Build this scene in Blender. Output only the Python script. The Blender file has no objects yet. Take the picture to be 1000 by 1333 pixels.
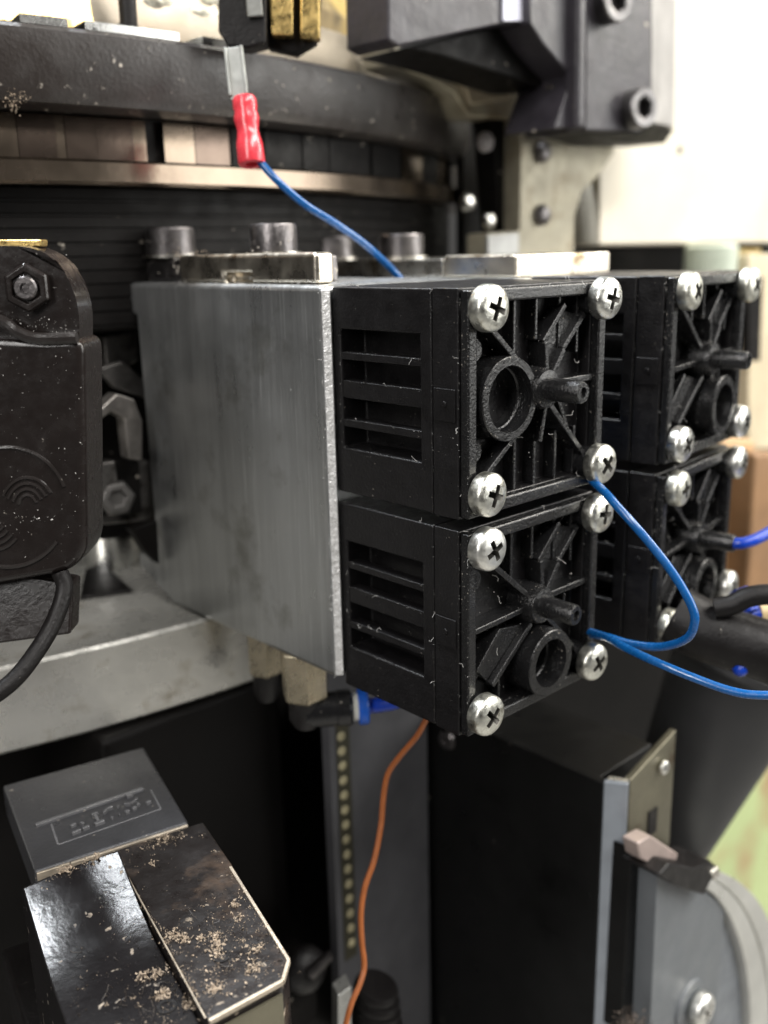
import bpy, bmesh, math, random
from mathutils import Vector, Matrix
import numpy as np

sc = bpy.context.scene
COL = sc.collection
MM = 0.001
rnd = random.Random(7)

# ------------------------------------------------------------------ camera
F_PX = 1257.4
CAM = np.array([-140.316, -122.872, 10.557])          # millimetres
ROT = np.array([[0.7283052, -0.68489935, -0.02200957],
                [-0.19397536, -0.17525065, -0.96522576],
                [0.6572253, 0.70724826, -0.26048956]])   # rows: right, down, forward
cam_d = bpy.data.cameras.new('camera')
cam = bpy.data.objects.new('camera', cam_d)
COL.objects.link(cam)
cam_d.sensor_fit = 'HORIZONTAL'
cam_d.sensor_width = 3.3
cam_d.lens = 3.3 * F_PX / 1000.0
cam_d.clip_start = 0.005
cam_d.clip_end = 50
m = Matrix.Identity(4)
for i in range(3):
    m[i][0] = ROT[0][i]
    m[i][1] = -ROT[1][i]
    m[i][2] = -ROT[2][i]
    m[i][3] = CAM[i] * MM
cam.matrix_world = m
cam_d.dof.use_dof = True
cam_d.dof.focus_distance = 0.193
cam_d.dof.aperture_fstop = 1.35
sc.camera = cam

# ------------------------------------------------------------------ light
w = bpy.data.worlds.new('World')
sc.world = w
w.use_nodes = True
w.node_tree.nodes['Background'].inputs[0].default_value = (1.0, 0.97, 0.93, 1)
w.node_tree.nodes['Background'].inputs[1].default_value = 0.075

def area(name, loc, target, sx, sy, power, col):
    d = bpy.data.lights.new(name, 'AREA')
    d.shape = 'RECTANGLE'
    d.size, d.size_y = sx, sy
    d.energy = power
    d.color = col
    o = bpy.data.objects.new(name, d)
    COL.objects.link(o)
    o.location = loc
    o.rotation_euler = (Vector(target) - Vector(loc)).to_track_quat('-Z', 'Y').to_euler()
    return o

# ceiling tube fixtures of the workshop, then one added fill
area('ceiling_tube_front', (0.25, -0.8, 1.0), (0.05, 0.1, 0), 1.3, 0.2, 22, (1, 0.97, 0.93))
area('ceiling_tube_above', (-0.05, 0.5, 1.0), (-0.07, 0.05, -0.1), 0.6, 0.25, 28, (0.92, 0.96, 1))
area('ceiling_tube_left', (-1.1, -0.35, 0.75), (0.0, 0.1, 0.0), 0.25, 1.1, 14, (1.0, 0.97, 0.94))
area('ceiling_tube_right', (1.0, -0.35, 0.8), (0.2, 0.1, 0.02), 0.2, 1.0, 17, (1, 0.95, 0.86))
area('screw_fill_light', (1.1, -1.15, 0.3), (0.05, 0.0, -0.02), 1.1, 0.8, 16, (1, 0.99, 0.95))  # unseen soft fill added to whiten the screw heads

vs = sc.view_settings
vs.view_transform = 'Standard'
vs.look = 'None'
vs.exposure = 0.0
vs.gamma = 1.0
vs.use_curve_mapping = False

# ------------------------------------------------------------------ measuring
def ray(u, v):
    return ROT.T @ np.array([(u - 500) / F_PX, (v - 666.5) / F_PX, 1.0])

def P(u, v, X=None, Y=None, Z=None, D=None, R=None):
    """point (mm) of the place that photo pixel u,v shows, given one known coordinate"""
    d = ray(u, v)
    if X is not None: t = (X - CAM[0]) / d[0]
    elif Y is not None: t = (Y - CAM[1]) / d[1]
    elif Z is not None: t = (Z - CAM[2]) / d[2]
    elif R is not None:
        ox, oy = CAM[0] - RC[0], CAM[1] - RC[1]
        a = d[0]**2 + d[1]**2; b = ox*d[0] + oy*d[1]; c = ox*ox + oy*oy - R*R
        t = (-b - math.sqrt(max(b*b - a*c, 0))) / a
    else: t = D
    return Vector(CAM + t * d)

def PN(u, v, o, n):
    d = Vector(ray(u, v)); c = Vector(CAM)
    t = (Vector(o) - c).dot(n) / d.dot(n)
    return c + d * t

RC = (15.0, 385.0)        # axis of the round machine, mm
FWD = Vector((ROT[2][0], ROT[2][1], 0)).normalized()
RGT = Vector((FWD.y, -FWD.x, 0))
UP = Vector((0, 0, 1))

# ------------------------------------------------------------------ materials
MATS = {}
def mat(name, col, rough=0.5, metal=0.0, spec=0.5, var=0.2, vscale=150, bump=0.15, bscale=1200,
        dust=0.0, dustcol=(0.55, 0.5, 0.43), dscale=900, streak=None, coat=0.0, rvar=0.1, stain=0.0,
        staincol=(0.1, 0.07, 0.04), stscale=60):
    if name in MATS: return MATS[name]
    M = bpy.data.materials.new(name); M.use_nodes = True
    nt = M.node_tree; N = nt.nodes; L = nt.links
    b = N['Principled BSDF']
    b.inputs['Metallic'].default_value = metal
    b.inputs['Specular IOR Level'].default_value = spec
    b.inputs['Coat Weight'].default_value = coat
    b.inputs['Coat Roughness'].default_value = 0.15
    tc = N.new('ShaderNodeTexCoord')
    def noise(scale, detail=4, rough_=0.6, mapping=None):
        n = N.new('ShaderNodeTexNoise'); n.inputs['Scale'].default_value = scale
        n.inputs['Detail'].default_value = detail; n.inputs['Roughness'].default_value = rough_
        if mapping:
            mp = N.new('ShaderNodeMapping'); mp.inputs['Scale'].default_value = mapping
            L.new(tc.outputs['Object'], mp.inputs[0]); L.new(mp.outputs[0], n.inputs['Vector'])
        else: L.new(tc.outputs['Object'], n.inputs['Vector'])
        return n
    def ramp(src, lo, hi):
        r = N.new('ShaderNodeMapRange'); r.clamp = True
        r.inputs[1].default_value = lo; r.inputs[2].default_value = hi
        L.new(src, r.inputs[0]); return r.outputs[0]
    def mix(fac, a, bb):
        x = N.new('ShaderNodeMix'); x.data_type = 'RGBA'
        L.new(fac, x.inputs[0])
        for s, val in ((6, a), (7, bb)):
            if isinstance(val, tuple): x.inputs[s].default_value = (*val, 1)
            else: L.new(val, x.inputs[s])
        return x.outputs[2]
    nv = noise(vscale, 5)
    c = mix(ramp(nv.outputs[0], 0.3, 0.7), tuple(x*(1-var) for x in col), tuple(min(1, x*(1+var)) for x in col))
    rr = N.new('ShaderNodeMapRange'); rr.inputs[3].default_value = max(0.02, rough-rvar); rr.inputs[4].default_value = min(1, rough+rvar)
    rr.inputs[1].default_value = 0.3; rr.inputs[2].default_value = 0.7
    L.new(noise(vscale*2.3, 4).outputs[0], rr.inputs[0])
    rough_out = rr.outputs[0]
    hsrc = noise(bscale, 3).outputs[0]
    if streak:
        ns = noise(1.0, 5, 0.7, (streak[0], streak[1], streak[2]))
        nb = noise(1.0, 3, 0.6, tuple(x*0.16 for x in streak))
        c = mix(ramp(nb.outputs[0], 0.35, 0.65), c, tuple(x*0.82 for x in col))
        c = mix(ramp(ns.outputs[0], 0.45, 0.75), c, tuple(min(1, x*1.1) for x in col))
        ns2 = noise(1.0, 3, 0.6, tuple(x*4.0 for x in streak))
        c = mix(ramp(ns2.outputs[0], 0.6, 0.72), c, tuple(min(1, x*1.3) for x in col))
        hsrc = ns2.outputs[0]
        ad = N.new('ShaderNodeMath'); ad.operation = 'MULTIPLY_ADD'
        L.new(ns.outputs[0], ad.inputs[0]); ad.inputs[1].default_value = 0.25
        L.new(rough_out, ad.inputs[2])
        sb = N.new('ShaderNodeMath'); sb.operation = 'SUBTRACT'; L.new(ad.outputs[0], sb.inputs[0]); sb.inputs[1].default_value = 0.12
        rough_out = sb.outputs[0]
    if stain > 0:
        st = noise(stscale, 6, 0.65)
        c = mix(ramp(st.outputs[0], 0.62 - 0.25*stain, 0.72 - 0.15*stain), c, staincol)
    if dust > 0:
        nd = noise(dscale, 3, 0.55); nd2 = noise(dscale*0.12, 3)
        mu = N.new('ShaderNodeMath'); mu.operation = 'MULTIPLY_ADD'
        L.new(nd2.outputs[0], mu.inputs[0]); mu.inputs[1].default_value = 0.35
        L.new(nd.outputs[0], mu.inputs[2])
        lo = 0.98 - 0.17*dust
        fac = ramp(mu.outputs[0], lo, lo + 0.1)
        c = mix(fac, c, dustcol)
        x = N.new('ShaderNodeMix'); x.data_type = 'FLOAT'
        L.new(fac, x.inputs[0]); L.new(rough_out, x.inputs[2]); x.inputs[3].default_value = 0.9
        rough_out = x.outputs[0]
        if metal > 0:
            x2 = N.new('ShaderNodeMix'); x2.data_type = 'FLOAT'
            L.new(fac, x2.inputs[0]); x2.inputs[2].default_value = metal; x2.inputs[3].default_value = 0
            L.new(x2.outputs[0], b.inputs['Metallic'])
    L.new(c, b.inputs['Base Color']); L.new(rough_out, b.inputs['Roughness'])
    bp = N.new('ShaderNodeBump'); bp.inputs['Strength'].default_value = bump
    bp.inputs['Distance'].default_value = 0.0004
    L.new(hsrc, bp.inputs['Height']); L.new(bp.outputs[0], b.inputs['Normal'])
    MATS[name] = M
    return M

plastic = mat('black_plastic', (0.007, 0.0065, 0.007), 0.37, spec=0.42, var=0.35, dust=0.5, bump=0.35, bscale=1500, dscale=1300)
plastic_face = mat('black_plastic_oily', (0.009, 0.009, 0.0095), 0.23, var=0.4, dust=0.6, bump=0.5, bscale=1600, dscale=1500, coat=0.15)
plastic_clean = mat('black_plastic_satin', (0.011, 0.010, 0.010), 0.45, var=0.2, dust=0.6, bump=0.3, bscale=2500)
cover_plastic = mat('dark_cover_plastic', (0.013, 0.010, 0.0092), 0.24, var=0.12, dust=0.35, bump=0.1, bscale=900, dscale=500)
zinc = mat('zinc_screw', (0.90, 0.90, 0.85), 0.36, 1.0, var=0.12, vscale=500, bump=0.25, bscale=900, rvar=0.08)
brushed = mat('brushed_steel', (0.54, 0.55, 0.55), 0.33, 0.9, var=0.08, vscale=30, bump=0.3, streak=(380, 380, 9), rvar=0.07, stain=0.22, staincol=(0.36, 0.36, 0.345), stscale=45, dust=0.46, dustcol=(0.8, 0.8, 0.78), dscale=1500)
machined = mat('machined_steel', (0.62, 0.6, 0.55), 0.28, 1.0, var=0.15, vscale=60, bump=0.2, bscale=500, stain=0.4, staincol=(0.3, 0.25, 0.18), stscale=90)
ringsteel = mat('base_ring_steel', (0.72, 0.71, 0.66), 0.3, 0.6, var=0.12, vscale=60, bump=0.3, bscale=350, stain=0.25, staincol=(0.45, 0.42, 0.35), dust=0.4)
barsteel = mat('clamp_steel', (0.64, 0.59, 0.50), 0.32, 1.0, var=0.15, vscale=90, stain=0.2, staincol=(0.25, 0.19, 0.12), bump=0.2, bscale=700)
boltblack = mat('blackened_bolt', (0.16, 0.15, 0.15), 0.38, 1.0, var=0.3, vscale=200, dust=0.8, bump=0.2)
ringblack = mat('ring_black_paint', (0.048, 0.043, 0.041), 0.36, var=0.3, vscale=60, dust=0.75, dscale=450, bump=0.35, bscale=900, stain=0.3, staincol=(0.025, 0.02, 0.018), stscale=30)
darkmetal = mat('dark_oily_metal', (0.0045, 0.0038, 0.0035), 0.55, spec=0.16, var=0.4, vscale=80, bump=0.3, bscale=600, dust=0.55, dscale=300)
bronze = mat('oily_bronze_steel', (0.12, 0.092, 0.075), 0.26, 1.0, var=0.2, vscale=25, bump=0.15, bscale=200, rvar=0.05)
lipsteel = mat('lip_steel', (0.22, 0.175, 0.135), 0.24, 1.0, var=0.15, vscale=25, bump=0.12, bscale=200, rvar=0.05)
casting = mat('black_casting', (0.028, 0.025, 0.031), 0.4, var=0.35, vscale=70, bump=0.6, bscale=350, dust=0.5, dscale=250)
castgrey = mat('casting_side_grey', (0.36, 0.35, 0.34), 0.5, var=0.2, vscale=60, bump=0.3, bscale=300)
white = mat('cream_white_paint', (0.70, 0.65, 0.54), 0.42, var=0.1, vscale=25, bump=0.15, bscale=150, stain=0.25, staincol=(0.66, 0.58, 0.45), stscale=14)
beige = mat('oily_beige_plate', (0.36, 0.33, 0.25), 0.45, 0.4, var=0.25, vscale=60, bump=0.3, bscale=300, stain=0.45, staincol=(0.2, 0.16, 0.10), stscale=45)
cream = mat('cream_painted_metal', (0.40, 0.31, 0.17), 0.32, var=0.6, vscale=60, stain=0.6, staincol=(0.45, 0.33, 0.12), stscale=35)
brass = mat('brass', (0.72, 0.52, 0.20), 0.3, 1.0, var=0.2, vscale=200, stain=0.25, staincol=(0.1, 0.07, 0.03), stscale=150)
nickel = mat('nickel_nut', (0.66, 0.58, 0.42), 0.3, 0.85, var=0.15, vscale=200, dust=0.6)
bluewire = mat('blue_insulation', (0.004, 0.09, 0.30), 0.27, var=0.12, vscale=300, bump=0.1, coat=0.3)
bluetube = mat('blue_air_tube', (0.004, 0.045, 0.42), 0.3, var=0.1, vscale=200, bump=0.1)
bluecollar = mat('blue_collar', (0.01, 0.10, 0.52), 0.35, var=0.15, vscale=300)
redplastic = mat('red_sleeve', (0.72, 0.05, 0.07), 0.25, var=0.1, vscale=200, bump=0.2, bscale=500, coat=0.3)
tin = mat('tinned_metal', (0.26, 0.265, 0.25), 0.5, 0.7, var=0.15, vscale=200)
orange = mat('orange_insulation', (0.33, 0.10, 0.028), 0.4, var=0.15, vscale=250)
stripgrey = mat('dark_grey_strip', (0.10, 0.10, 0.108), 0.42, 0.3, var=0.2, vscale=40, bump=0.25, bscale=300, dust=0.4)
encblack = mat('enclosure_black', (0.004, 0.004, 0.004), 0.35, spec=0.2, var=0.3, vscale=40, bump=0.15, dust=0.35, dscale=200)
olive = mat('olive_zinc_sheet', (0.22, 0.205, 0.15), 0.4, 0.8, var=0.2, vscale=50, bump=0.2, stain=0.2)
edgesteel = mat('folded_edge_steel', (0.30, 0.33, 0.37), 0.36, 0.35, var=0.15, vscale=60, bump=0.15)
greypaint = mat('grey_blue_paint', (0.115, 0.125, 0.135), 0.42, var=0.08, vscale=60, bump=0.15, dust=0.3)
chrome = mat('bright_rim_steel', (0.72, 0.72, 0.70), 0.25, 1.0, var=0.1, vscale=50)
rubber = mat('black_rubber', (0.007, 0.006, 0.006), 0.45, spec=0.3, var=0.2, vscale=100, bump=0.3, dust=0.5)
funnelgrey = mat('dark_grey_funnel', (0.03, 0.03, 0.031), 0.5, var=0.15, vscale=25, bump=0.1)
boxgrey = mat('feeder_grey_plastic', (0.035, 0.035, 0.038), 0.34, var=0.15, vscale=60, bump=0.25, bscale=800, dust=0.55, dscale=500)
boxblack = mat('feeder_black_gloss', (0.008, 0.007, 0.0075), 0.22, spec=0.9, rvar=0.03, var=0.2, vscale=60, bump=0.25, bscale=260, dust=0.75, dscale=420, dustcol=(0.4, 0.33, 0.25))
boxdirty = mat('feeder_black_dirty', (0.013, 0.0105, 0.010), 0.33, var=0.3, vscale=80, bump=0.4, bscale=300, stain=0.4, staincol=(0.075, 0.052, 0.038), stscale=70, dust=0.8, dscale=380, dustcol=(0.4, 0.33, 0.25))
wornedge = mat('worn_edge_metal', (0.5, 0.43, 0.34), 0.45, 0.6, var=0.3, vscale=200, bump=0.3)
lintmat = mat('lint', (0.36, 0.29, 0.22), 0.95, spec=0.1, var=0.25, vscale=500, bump=0)
lintpale = mat('pale_lint', (0.5, 0.49, 0.47), 0.9, spec=0.2, var=0.25, vscale=500, bump=0)
wood = mat('amber_brown_casing', (0.66, 0.44, 0.24), 0.5, var=0.25, vscale=25, bump=0.1, stain=0.2, staincol=(0.75, 0.6, 0.4), stscale=18)
greenfloor = mat('green_painted_panel', (0.52, 0.62, 0.30), 0.45, var=0.12, vscale=6, stain=0.45, staincol=(0.42, 0.24, 0.13), stscale=9)
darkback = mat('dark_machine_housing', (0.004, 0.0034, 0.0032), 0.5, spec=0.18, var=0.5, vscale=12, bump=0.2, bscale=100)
lavender = mat('lavender_white_patch', (0.75, 0.76, 0.88), 0.5, var=0.03)
palegreen = mat('pale_green_knob', (0.50, 0.56, 0.46), 0.4, var=0.1)
pinkgrey = mat('pink_grey_clip', (0.42, 0.34, 0.31), 0.45, 0.4, var=0.15)
holepaint = mat('strip_hole_brass', (0.42, 0.38, 0.24), 0.45, 0.3, var=0.2, vscale=300)

# ------------------------------------------------------------------ mesh building
class MB:
    def __init__(self): self.bm = bmesh.new()
    def _faces(self, vs_, fs):
        v = [self.bm.verts.new(Vector(p)) for p in vs_]
        for f in fs:
            try: self.bm.faces.new([v[i] for i in f])
            except ValueError: pass
        return v
    def box(self, x0, x1, y0, y1, z0, z1):
        self.obox(Vector(((x0+x1)/2, (y0+y1)/2, (z0+z1)/2)), Vector((1, 0, 0)), Vector((0, 1, 0)), Vector((0, 0, 1)), abs(x1-x0)/2, abs(y1-y0)/2, abs(z1-z0)/2); return self
    def obox(self, c, ax, ay, az, hx, hy, hz):
        vs_ = [c + ax*(hx*i) + ay*(hy*j) + az*(hz*k) for i in (-1, 1) for j in (-1, 1) for k in (-1, 1)]
        self._faces(vs_, [(0, 1, 3, 2), (4, 6, 7, 5), (0, 4, 5, 1), (2, 3, 7, 6), (0, 2, 6, 4), (1, 5, 7, 3)]); return self
    def bar(self, a, b, wid, up, hgt):
        a, b = Vector(a), Vector(b); d = (b-a); L_ = d.length; d.normalize()
        up = Vector(up); up = (up - d*up.dot(d)).normalized(); s = d.cross(up)
        self.obox((a+b)/2, d, s, up, L_/2, wid/2, hgt/2); return self
    def prism(self, pts, ext):
        pts = [Vector(p) for p in pts]; ext = Vector(ext); n = len(pts)
        vs_ = pts + [p + ext for p in pts]
        self._faces(vs_, [tuple(range(n))[::-1], tuple(range(n, 2*n))] + [(i, (i+1) % n, n+(i+1) % n, n+i) for i in range(n)]); return self
    def lathe(self, prof, o=(0, 0, 0), axis=(0, 0, 1), seg=28, a0=0.0, a1=2*math.pi, ref=None):
        """prof: list of (radius, height along axis)"""
        ax = Vector(axis).normalized(); o = Vector(o)
        ref = Vector(ref) if ref else (Vector((1, 0, 0)) if abs(ax.x) < 0.9 else Vector((0, 1, 0)))
        e1 = (ref - ax*ref.dot(ax)).normalized(); e2 = ax.cross(e1)
        full = abs(a1-a0-2*math.pi) < 1e-6
        ns = seg if full else seg+1
        rows = []
        for r, h in prof:
            if r < 1e-6: rows.append([self.bm.verts.new(o + ax*h)])
            else: rows.append([self.bm.verts.new(o + ax*h + (e1*math.cos(a0+(a1-a0)*i/seg) + e2*math.sin(a0+(a1-a0)*i/seg))*r) for i in range(ns)])
        for A, B in zip(rows[:-1], rows[1:]):
            for i in range(seg):
                j = (i+1) % ns
                q = []
                for x in ((A[i] if len(A) > 1 else A[0]), (A[j] if len(A) > 1 else A[0]), (B[j] if len(B) > 1 else B[0]), (B[i] if len(B) > 1 else B[0])):
                    if x not in q: q.append(x)
                if len(q) > 2:
                    try: self.bm.faces.new(q)
                    except ValueError: pass
        return self
    def cyl(self, a, b, r, r2=None, seg=20):
        a, b = Vector(a), Vector(b); L_ = (b-a).length
        self.lathe([(0, 0), (r, 0), (r2 if r2 is not None else r, L_), (0, L_)], a, (b-a), seg); return self
    def tube(self, pts, r, seg=10, smooth=8, caps=True, radii=None):
        pts = [Vector(p) for p in pts]
        if smooth > 1:
            out = []; rad = []
            n = len(pts)
            for i in range(n-1):
                p0, p1, p2, p3 = pts[max(i-1, 0)], pts[i], pts[i+1], pts[min(i+2, n-1)]
                for k in range(smooth):
                    t = k/smooth
                    out.append(0.5*((2*p1) + (p2-p0)*t + (2*p0-5*p1+4*p2-p3)*t*t + (3*p1-p0-3*p2+p3)*t**3))
                    if radii: rad.append(radii[i]*(1-t)+radii[i+1]*t)
            out.append(pts[-1]); pts = out
            if radii: rad.append(radii[-1]); radii = rad
        rows = []; nrm = None
        for i, p in enumerate(pts):
            t = (pts[min(i+1, len(pts)-1)] - pts[max(i-1, 0)]).normalized()
            if nrm is None:
                nrm = t.cross(Vector((0.3, 0.2, 1))).normalized()
            nrm = (nrm - t*nrm.dot(t)).normalized(); b_ = t.cross(nrm)
            rr = radii[i] if radii else r
            rows.append([self.bm.verts.new(p + (nrm*math.cos(2*math.pi*k/seg) + b_*math.sin(2*math.pi*k/seg))*rr) for k in range(seg)])
        for A, B in zip(rows[:-1], rows[1:]):
            for k in range(seg): self.bm.faces.new((A[k], A[(k+1) % seg], B[(k+1) % seg], B[k]))
        if caps:
            self.bm.faces.new(rows[0][::-1]); self.bm.faces.new(rows[-1])
        return self
    def grid_pocket(self, us, vs_, pockets, depth, thick, o, eu, ev, en):
        """box whose front (towards -en) has pocket cells; pocket depth may reach through"""
        o, eu, ev, en = Vector(o), Vector(eu), Vector(ev), Vector(en)
        nu, nv = len(us)-1, len(vs_)-1
        cache = {}
        def V(i, j, k):
            d = (0, depth, thick)[k]
            key = (i, j, k)
            if key not in cache: cache[key] = self.bm.verts.new(o + eu*us[i] + ev*vs_[j] + en*d)
            return cache[key]
        def f(*v):
            try: self.bm.faces.new(v)
            except ValueError: pass
        hole = lambda i, j: (i, j) in pockets
        thru = depth >= thick
        for i in range(nu):
            for j in range(nv):
                if hole(i, j):
                    if not thru: f(V(i, j, 1), V(i+1, j, 1), V(i+1, j+1, 1), V(i, j+1, 1))
                    kk = 2 if thru else 1
                    for (di, dj, a, b_) in ((-1, 0, (i, j), (i, j+1)), (1, 0, (i+1, j), (i+1, j+1)), (0, -1, (i, j), (i+1, j)), (0, 1, (i, j+1), (i+1, j+1))):
                        if not hole(i+di, j+dj): f(V(*a, 0), V(*b_, 0), V(*b_, kk), V(*a, kk))
                else: f(V(i, j, 0), V(i+1, j, 0), V(i+1, j+1, 0), V(i, j+1, 0))
                if not (hole(i, j) and thru): f(V(i, j, 2), V(i+1, j, 2), V(i+1, j+1, 2), V(i, j+1, 2))
        for i in range(nu):
            for j in (0, nv): f(V(i, j, 0), V(i+1, j, 0), V(i+1, j, 2), V(i, j, 2))
        for j in range(nv):
            for i in (0, nu): f(V(i, j, 0), V(i, j+1, 0), V(i, j+1, 2), V(i, j, 2))
        return self
    def sphere(self, c, r, sx=1, sy=1, sz=1, seg=10):
        prof = [(r*math.sin(math.pi*i/seg), -r*math.cos(math.pi*i/seg)) for i in range(seg+1)]
        n0 = len(self.bm.verts); self.lathe(prof, (0, 0, 0), (0, 0, 1), seg*2)
        self.bm.verts.ensure_lookup_table()
        for v in self.bm.verts[n0:]: v.co = Vector((v.co.x*sx, v.co.y*sy, v.co.z*sz)) + Vector(c)
        return self
    def mesh(self, name, angle=32):
        bm = self.bm
        bmesh.ops.recalc_face_normals(bm, faces=bm.faces)
        for f in bm.faces: f.smooth = True
        for e in bm.edges:
            if len(e.link_faces) == 2:
                if e.calc_face_angle(0) > math.radians(angle): e.smooth = False
        for v in bm.verts: v.co *= MM
        me = bpy.data.meshes.new(name); bm.to_mesh(me); bm.free()
        return me
    def build(self, name, material, parent=None, bevel=0, seg=2, angle=32):
        me = self.mesh(name, angle); me.materials.append(material)
        o = bpy.data.objects.new(name, me); COL.objects.link(o)
        if parent: o.parent = parent
        if bevel:
            bv = o.modifiers.new('bevel', 'BEVEL'); bv.width = bevel*MM; bv.segments = seg
            bv.limit_method = 'ANGLE'; bv.angle_limit = math.radians(40); bv.harden_normals = True
        return o

def tag(o, label, cat, group=None, kind=None):
    if label: o['label'] = label
    if cat: o['category'] = cat
    if group: o['group'] = group
    if kind: o['kind'] = kind
    return o

def thing(name, label, cat, loc=(0, 0, 0), rz=0, group=None):
    o = bpy.data.objects.new(name, None); COL.objects.link(o)
    o.empty_display_size = 0.005
    o.location = Vector(loc)*MM; o.rotation_euler = (0, 0, rz)
    return tag(o, label, cat, group)

def linked(name, me, parent, loc, rot=(0, 0, 0)):
    o = bpy.data.objects.new(name, me); COL.objects.link(o)
    o.parent = parent; o.location = Vector(loc)*MM; o.rotation_euler = rot
    return o

def fleck(mb, p, s, r=rnd):
    """one tiny irregular crumb of lint"""
    p = Vector(p)
    v = [mb.bm.verts.new(p + Vector((r.gauss(0, 1), r.gauss(0, 1), r.gauss(0, 1))).normalized()*s*r.uniform(0.5, 1.1)) for _ in range(4)]
    for a in ((0, 1, 2), (0, 2, 3), (0, 3, 1), (1, 3, 2)): mb.bm.faces.new([v[i] for i in a])

def clump(mb, p, n, spread, s, flat=None):
    p = Vector(p)
    for _ in range(n):
        d = Vector((rnd.gauss(0, spread), rnd.gauss(0, spread), rnd.gauss(0, spread)))
        if flat is not None: d = d - flat*d.dot(flat)*0.75
        fleck(mb, p + d, s*rnd.uniform(0.5, 1.3))

def fibre(mb, p, L_, r=0.05):
    pts = [Vector(p)]
    d = Vector((rnd.gauss(0, 1), rnd.gauss(0, 1), rnd.gauss(0, 1))).normalized()
    for _ in range(4):
        d = (d + Vector((rnd.gauss(0, .5), rnd.gauss(0, .5), rnd.gauss(0, .5)))).normalized()
        pts.append(pts[-1] + d*L_/4)
    mb.tube(pts, r, 4, 2)

def edge_lint(name, parent, edges, material=lintpale, density=1.2, s=0.16, jitter=0.25):
    mb = MB()
    for a, b in edges:
        a, b = Vector(a), Vector(b); n = int((b-a).length*density)
        for _ in range(n):
            t = rnd.random()
            p = a.lerp(b, t) + Vector((rnd.gauss(0, jitter), rnd.gauss(0, jitter), rnd.gauss(0, jitter)))
            fleck(mb, p, s*rnd.choice((.4, .5, .6, .8, 1.0, 1.5)))
            if rnd.random() < 0.05: fibre(mb, p, rnd.uniform(.8, 2.2), 0.045)
    o = mb.build(name, material, parent); o['kind'] = 'stuff'
    return o

# ------------------------------------------------------------------ screws (shared meshes)
def boolean_mesh(base, cutters, name, material):
    a = bpy.data.objects.new('tmp_a', base); COL.objects.link(a); tmp = []
    for cme in cutters:
        b = bpy.data.objects.new('tmp_b', cme); COL.objects.link(b); tmp.append(b)
        md = a.modifiers.new('b', 'BOOLEAN'); md.operation = 'DIFFERENCE'; md.object = b; md.solver = 'EXACT'
    bpy.context.view_layer.update()
    dg = bpy.context.evaluated_depsgraph_get()
    me = bpy.data.meshes.new_from_object(a.evaluated_get(dg)); me.name = name
    bpy.data.objects.remove(a)
    for b in tmp: bpy.data.objects.remove(b)
    bm = bmesh.new(); bm.from_mesh(me)
    for f in bm.faces: f.smooth = True
    for e in bm.edges:
        e.smooth = not (len(e.link_faces) == 2 and e.calc_face_angle(0) > math.radians(34))
    bm.to_mesh(me); bm.free()
    me.materials.clear(); me.materials.append(material)
    return me

def cross_screw(r, h, name, material):
    prof = [(0, 0.0), (r*0.96, 0.0), (r, 0.08*h), (r, 0.55*h), (r*0.985, 0.66*h), (r*0.94, 0.76*h), (r*0.85, 0.85*h), (r*0.7, 0.92*h), (r*0.45, 0.975*h), (0, h)]
    base = MB().lathe(prof, (0, 0, 0), (0, -1, 0), 40).mesh('head')
    cuts = []
    L_, wd, dp = r*0.58, r*0.14, h*0.7
    for ang in (0, math.pi/2):
        c = MB(); ex = Vector((math.cos(ang), 0, math.sin(ang))); ez = Vector((-math.sin(ang), 0, math.cos(ang)))
        o = Vector((0, -h*1.2, 0)); k = 0.6
        top = [o + ex*L_*sx + ez*wd*sz for sx, sz in ((-1, -1), (1, -1), (1, 1), (-1, 1))]
        bot = [Vector((0, -h+dp, 0)) + ex*L_*k*sx + ez*wd*0.8*sz for sx, sz in ((-1, -1), (1, -1), (1, 1), (-1, 1))]
        c._faces(top+bot, [(0, 1, 2, 3), (7, 6, 5, 4), (0, 4, 5, 1), (1, 5, 6, 2), (2, 6, 7, 3), (3, 7, 4, 0)])
        cuts.append(c.mesh('cutter'))
    me = boolean_mesh(base, cuts, name, material)
    me.materials.append(mat('screw_recess_shade', (0.16, 0.155, 0.14), 0.4, 0.9, var=0.6, vscale=900))  # darker colour paints in the shade inside the cross
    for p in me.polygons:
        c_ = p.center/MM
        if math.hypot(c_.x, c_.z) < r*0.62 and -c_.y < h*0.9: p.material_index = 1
    return me
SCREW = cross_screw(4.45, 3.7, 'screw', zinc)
SCREWS = [SCREW]
for k in range(3):
    me_ = SCREW.copy(); SCREWS.append(me_)
    me_.materials[0] = mat('zinc_screw_worn_%s' % 'abc'[k], (0.86 - .05*k, 0.86 - .05*k, 0.80 - .06*k), 0.32 + .04*k, 1.0, var=0.2, vscale=350 + 90*k, bump=0.35, bscale=700, stain=0.3 + .08*k, staincol=(0.42, 0.40, 0.33), stscale=300 + 60*k)
SMALLSCREW = cross_screw(3.6, 2.2, 'screw_small', zinc)

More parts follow.
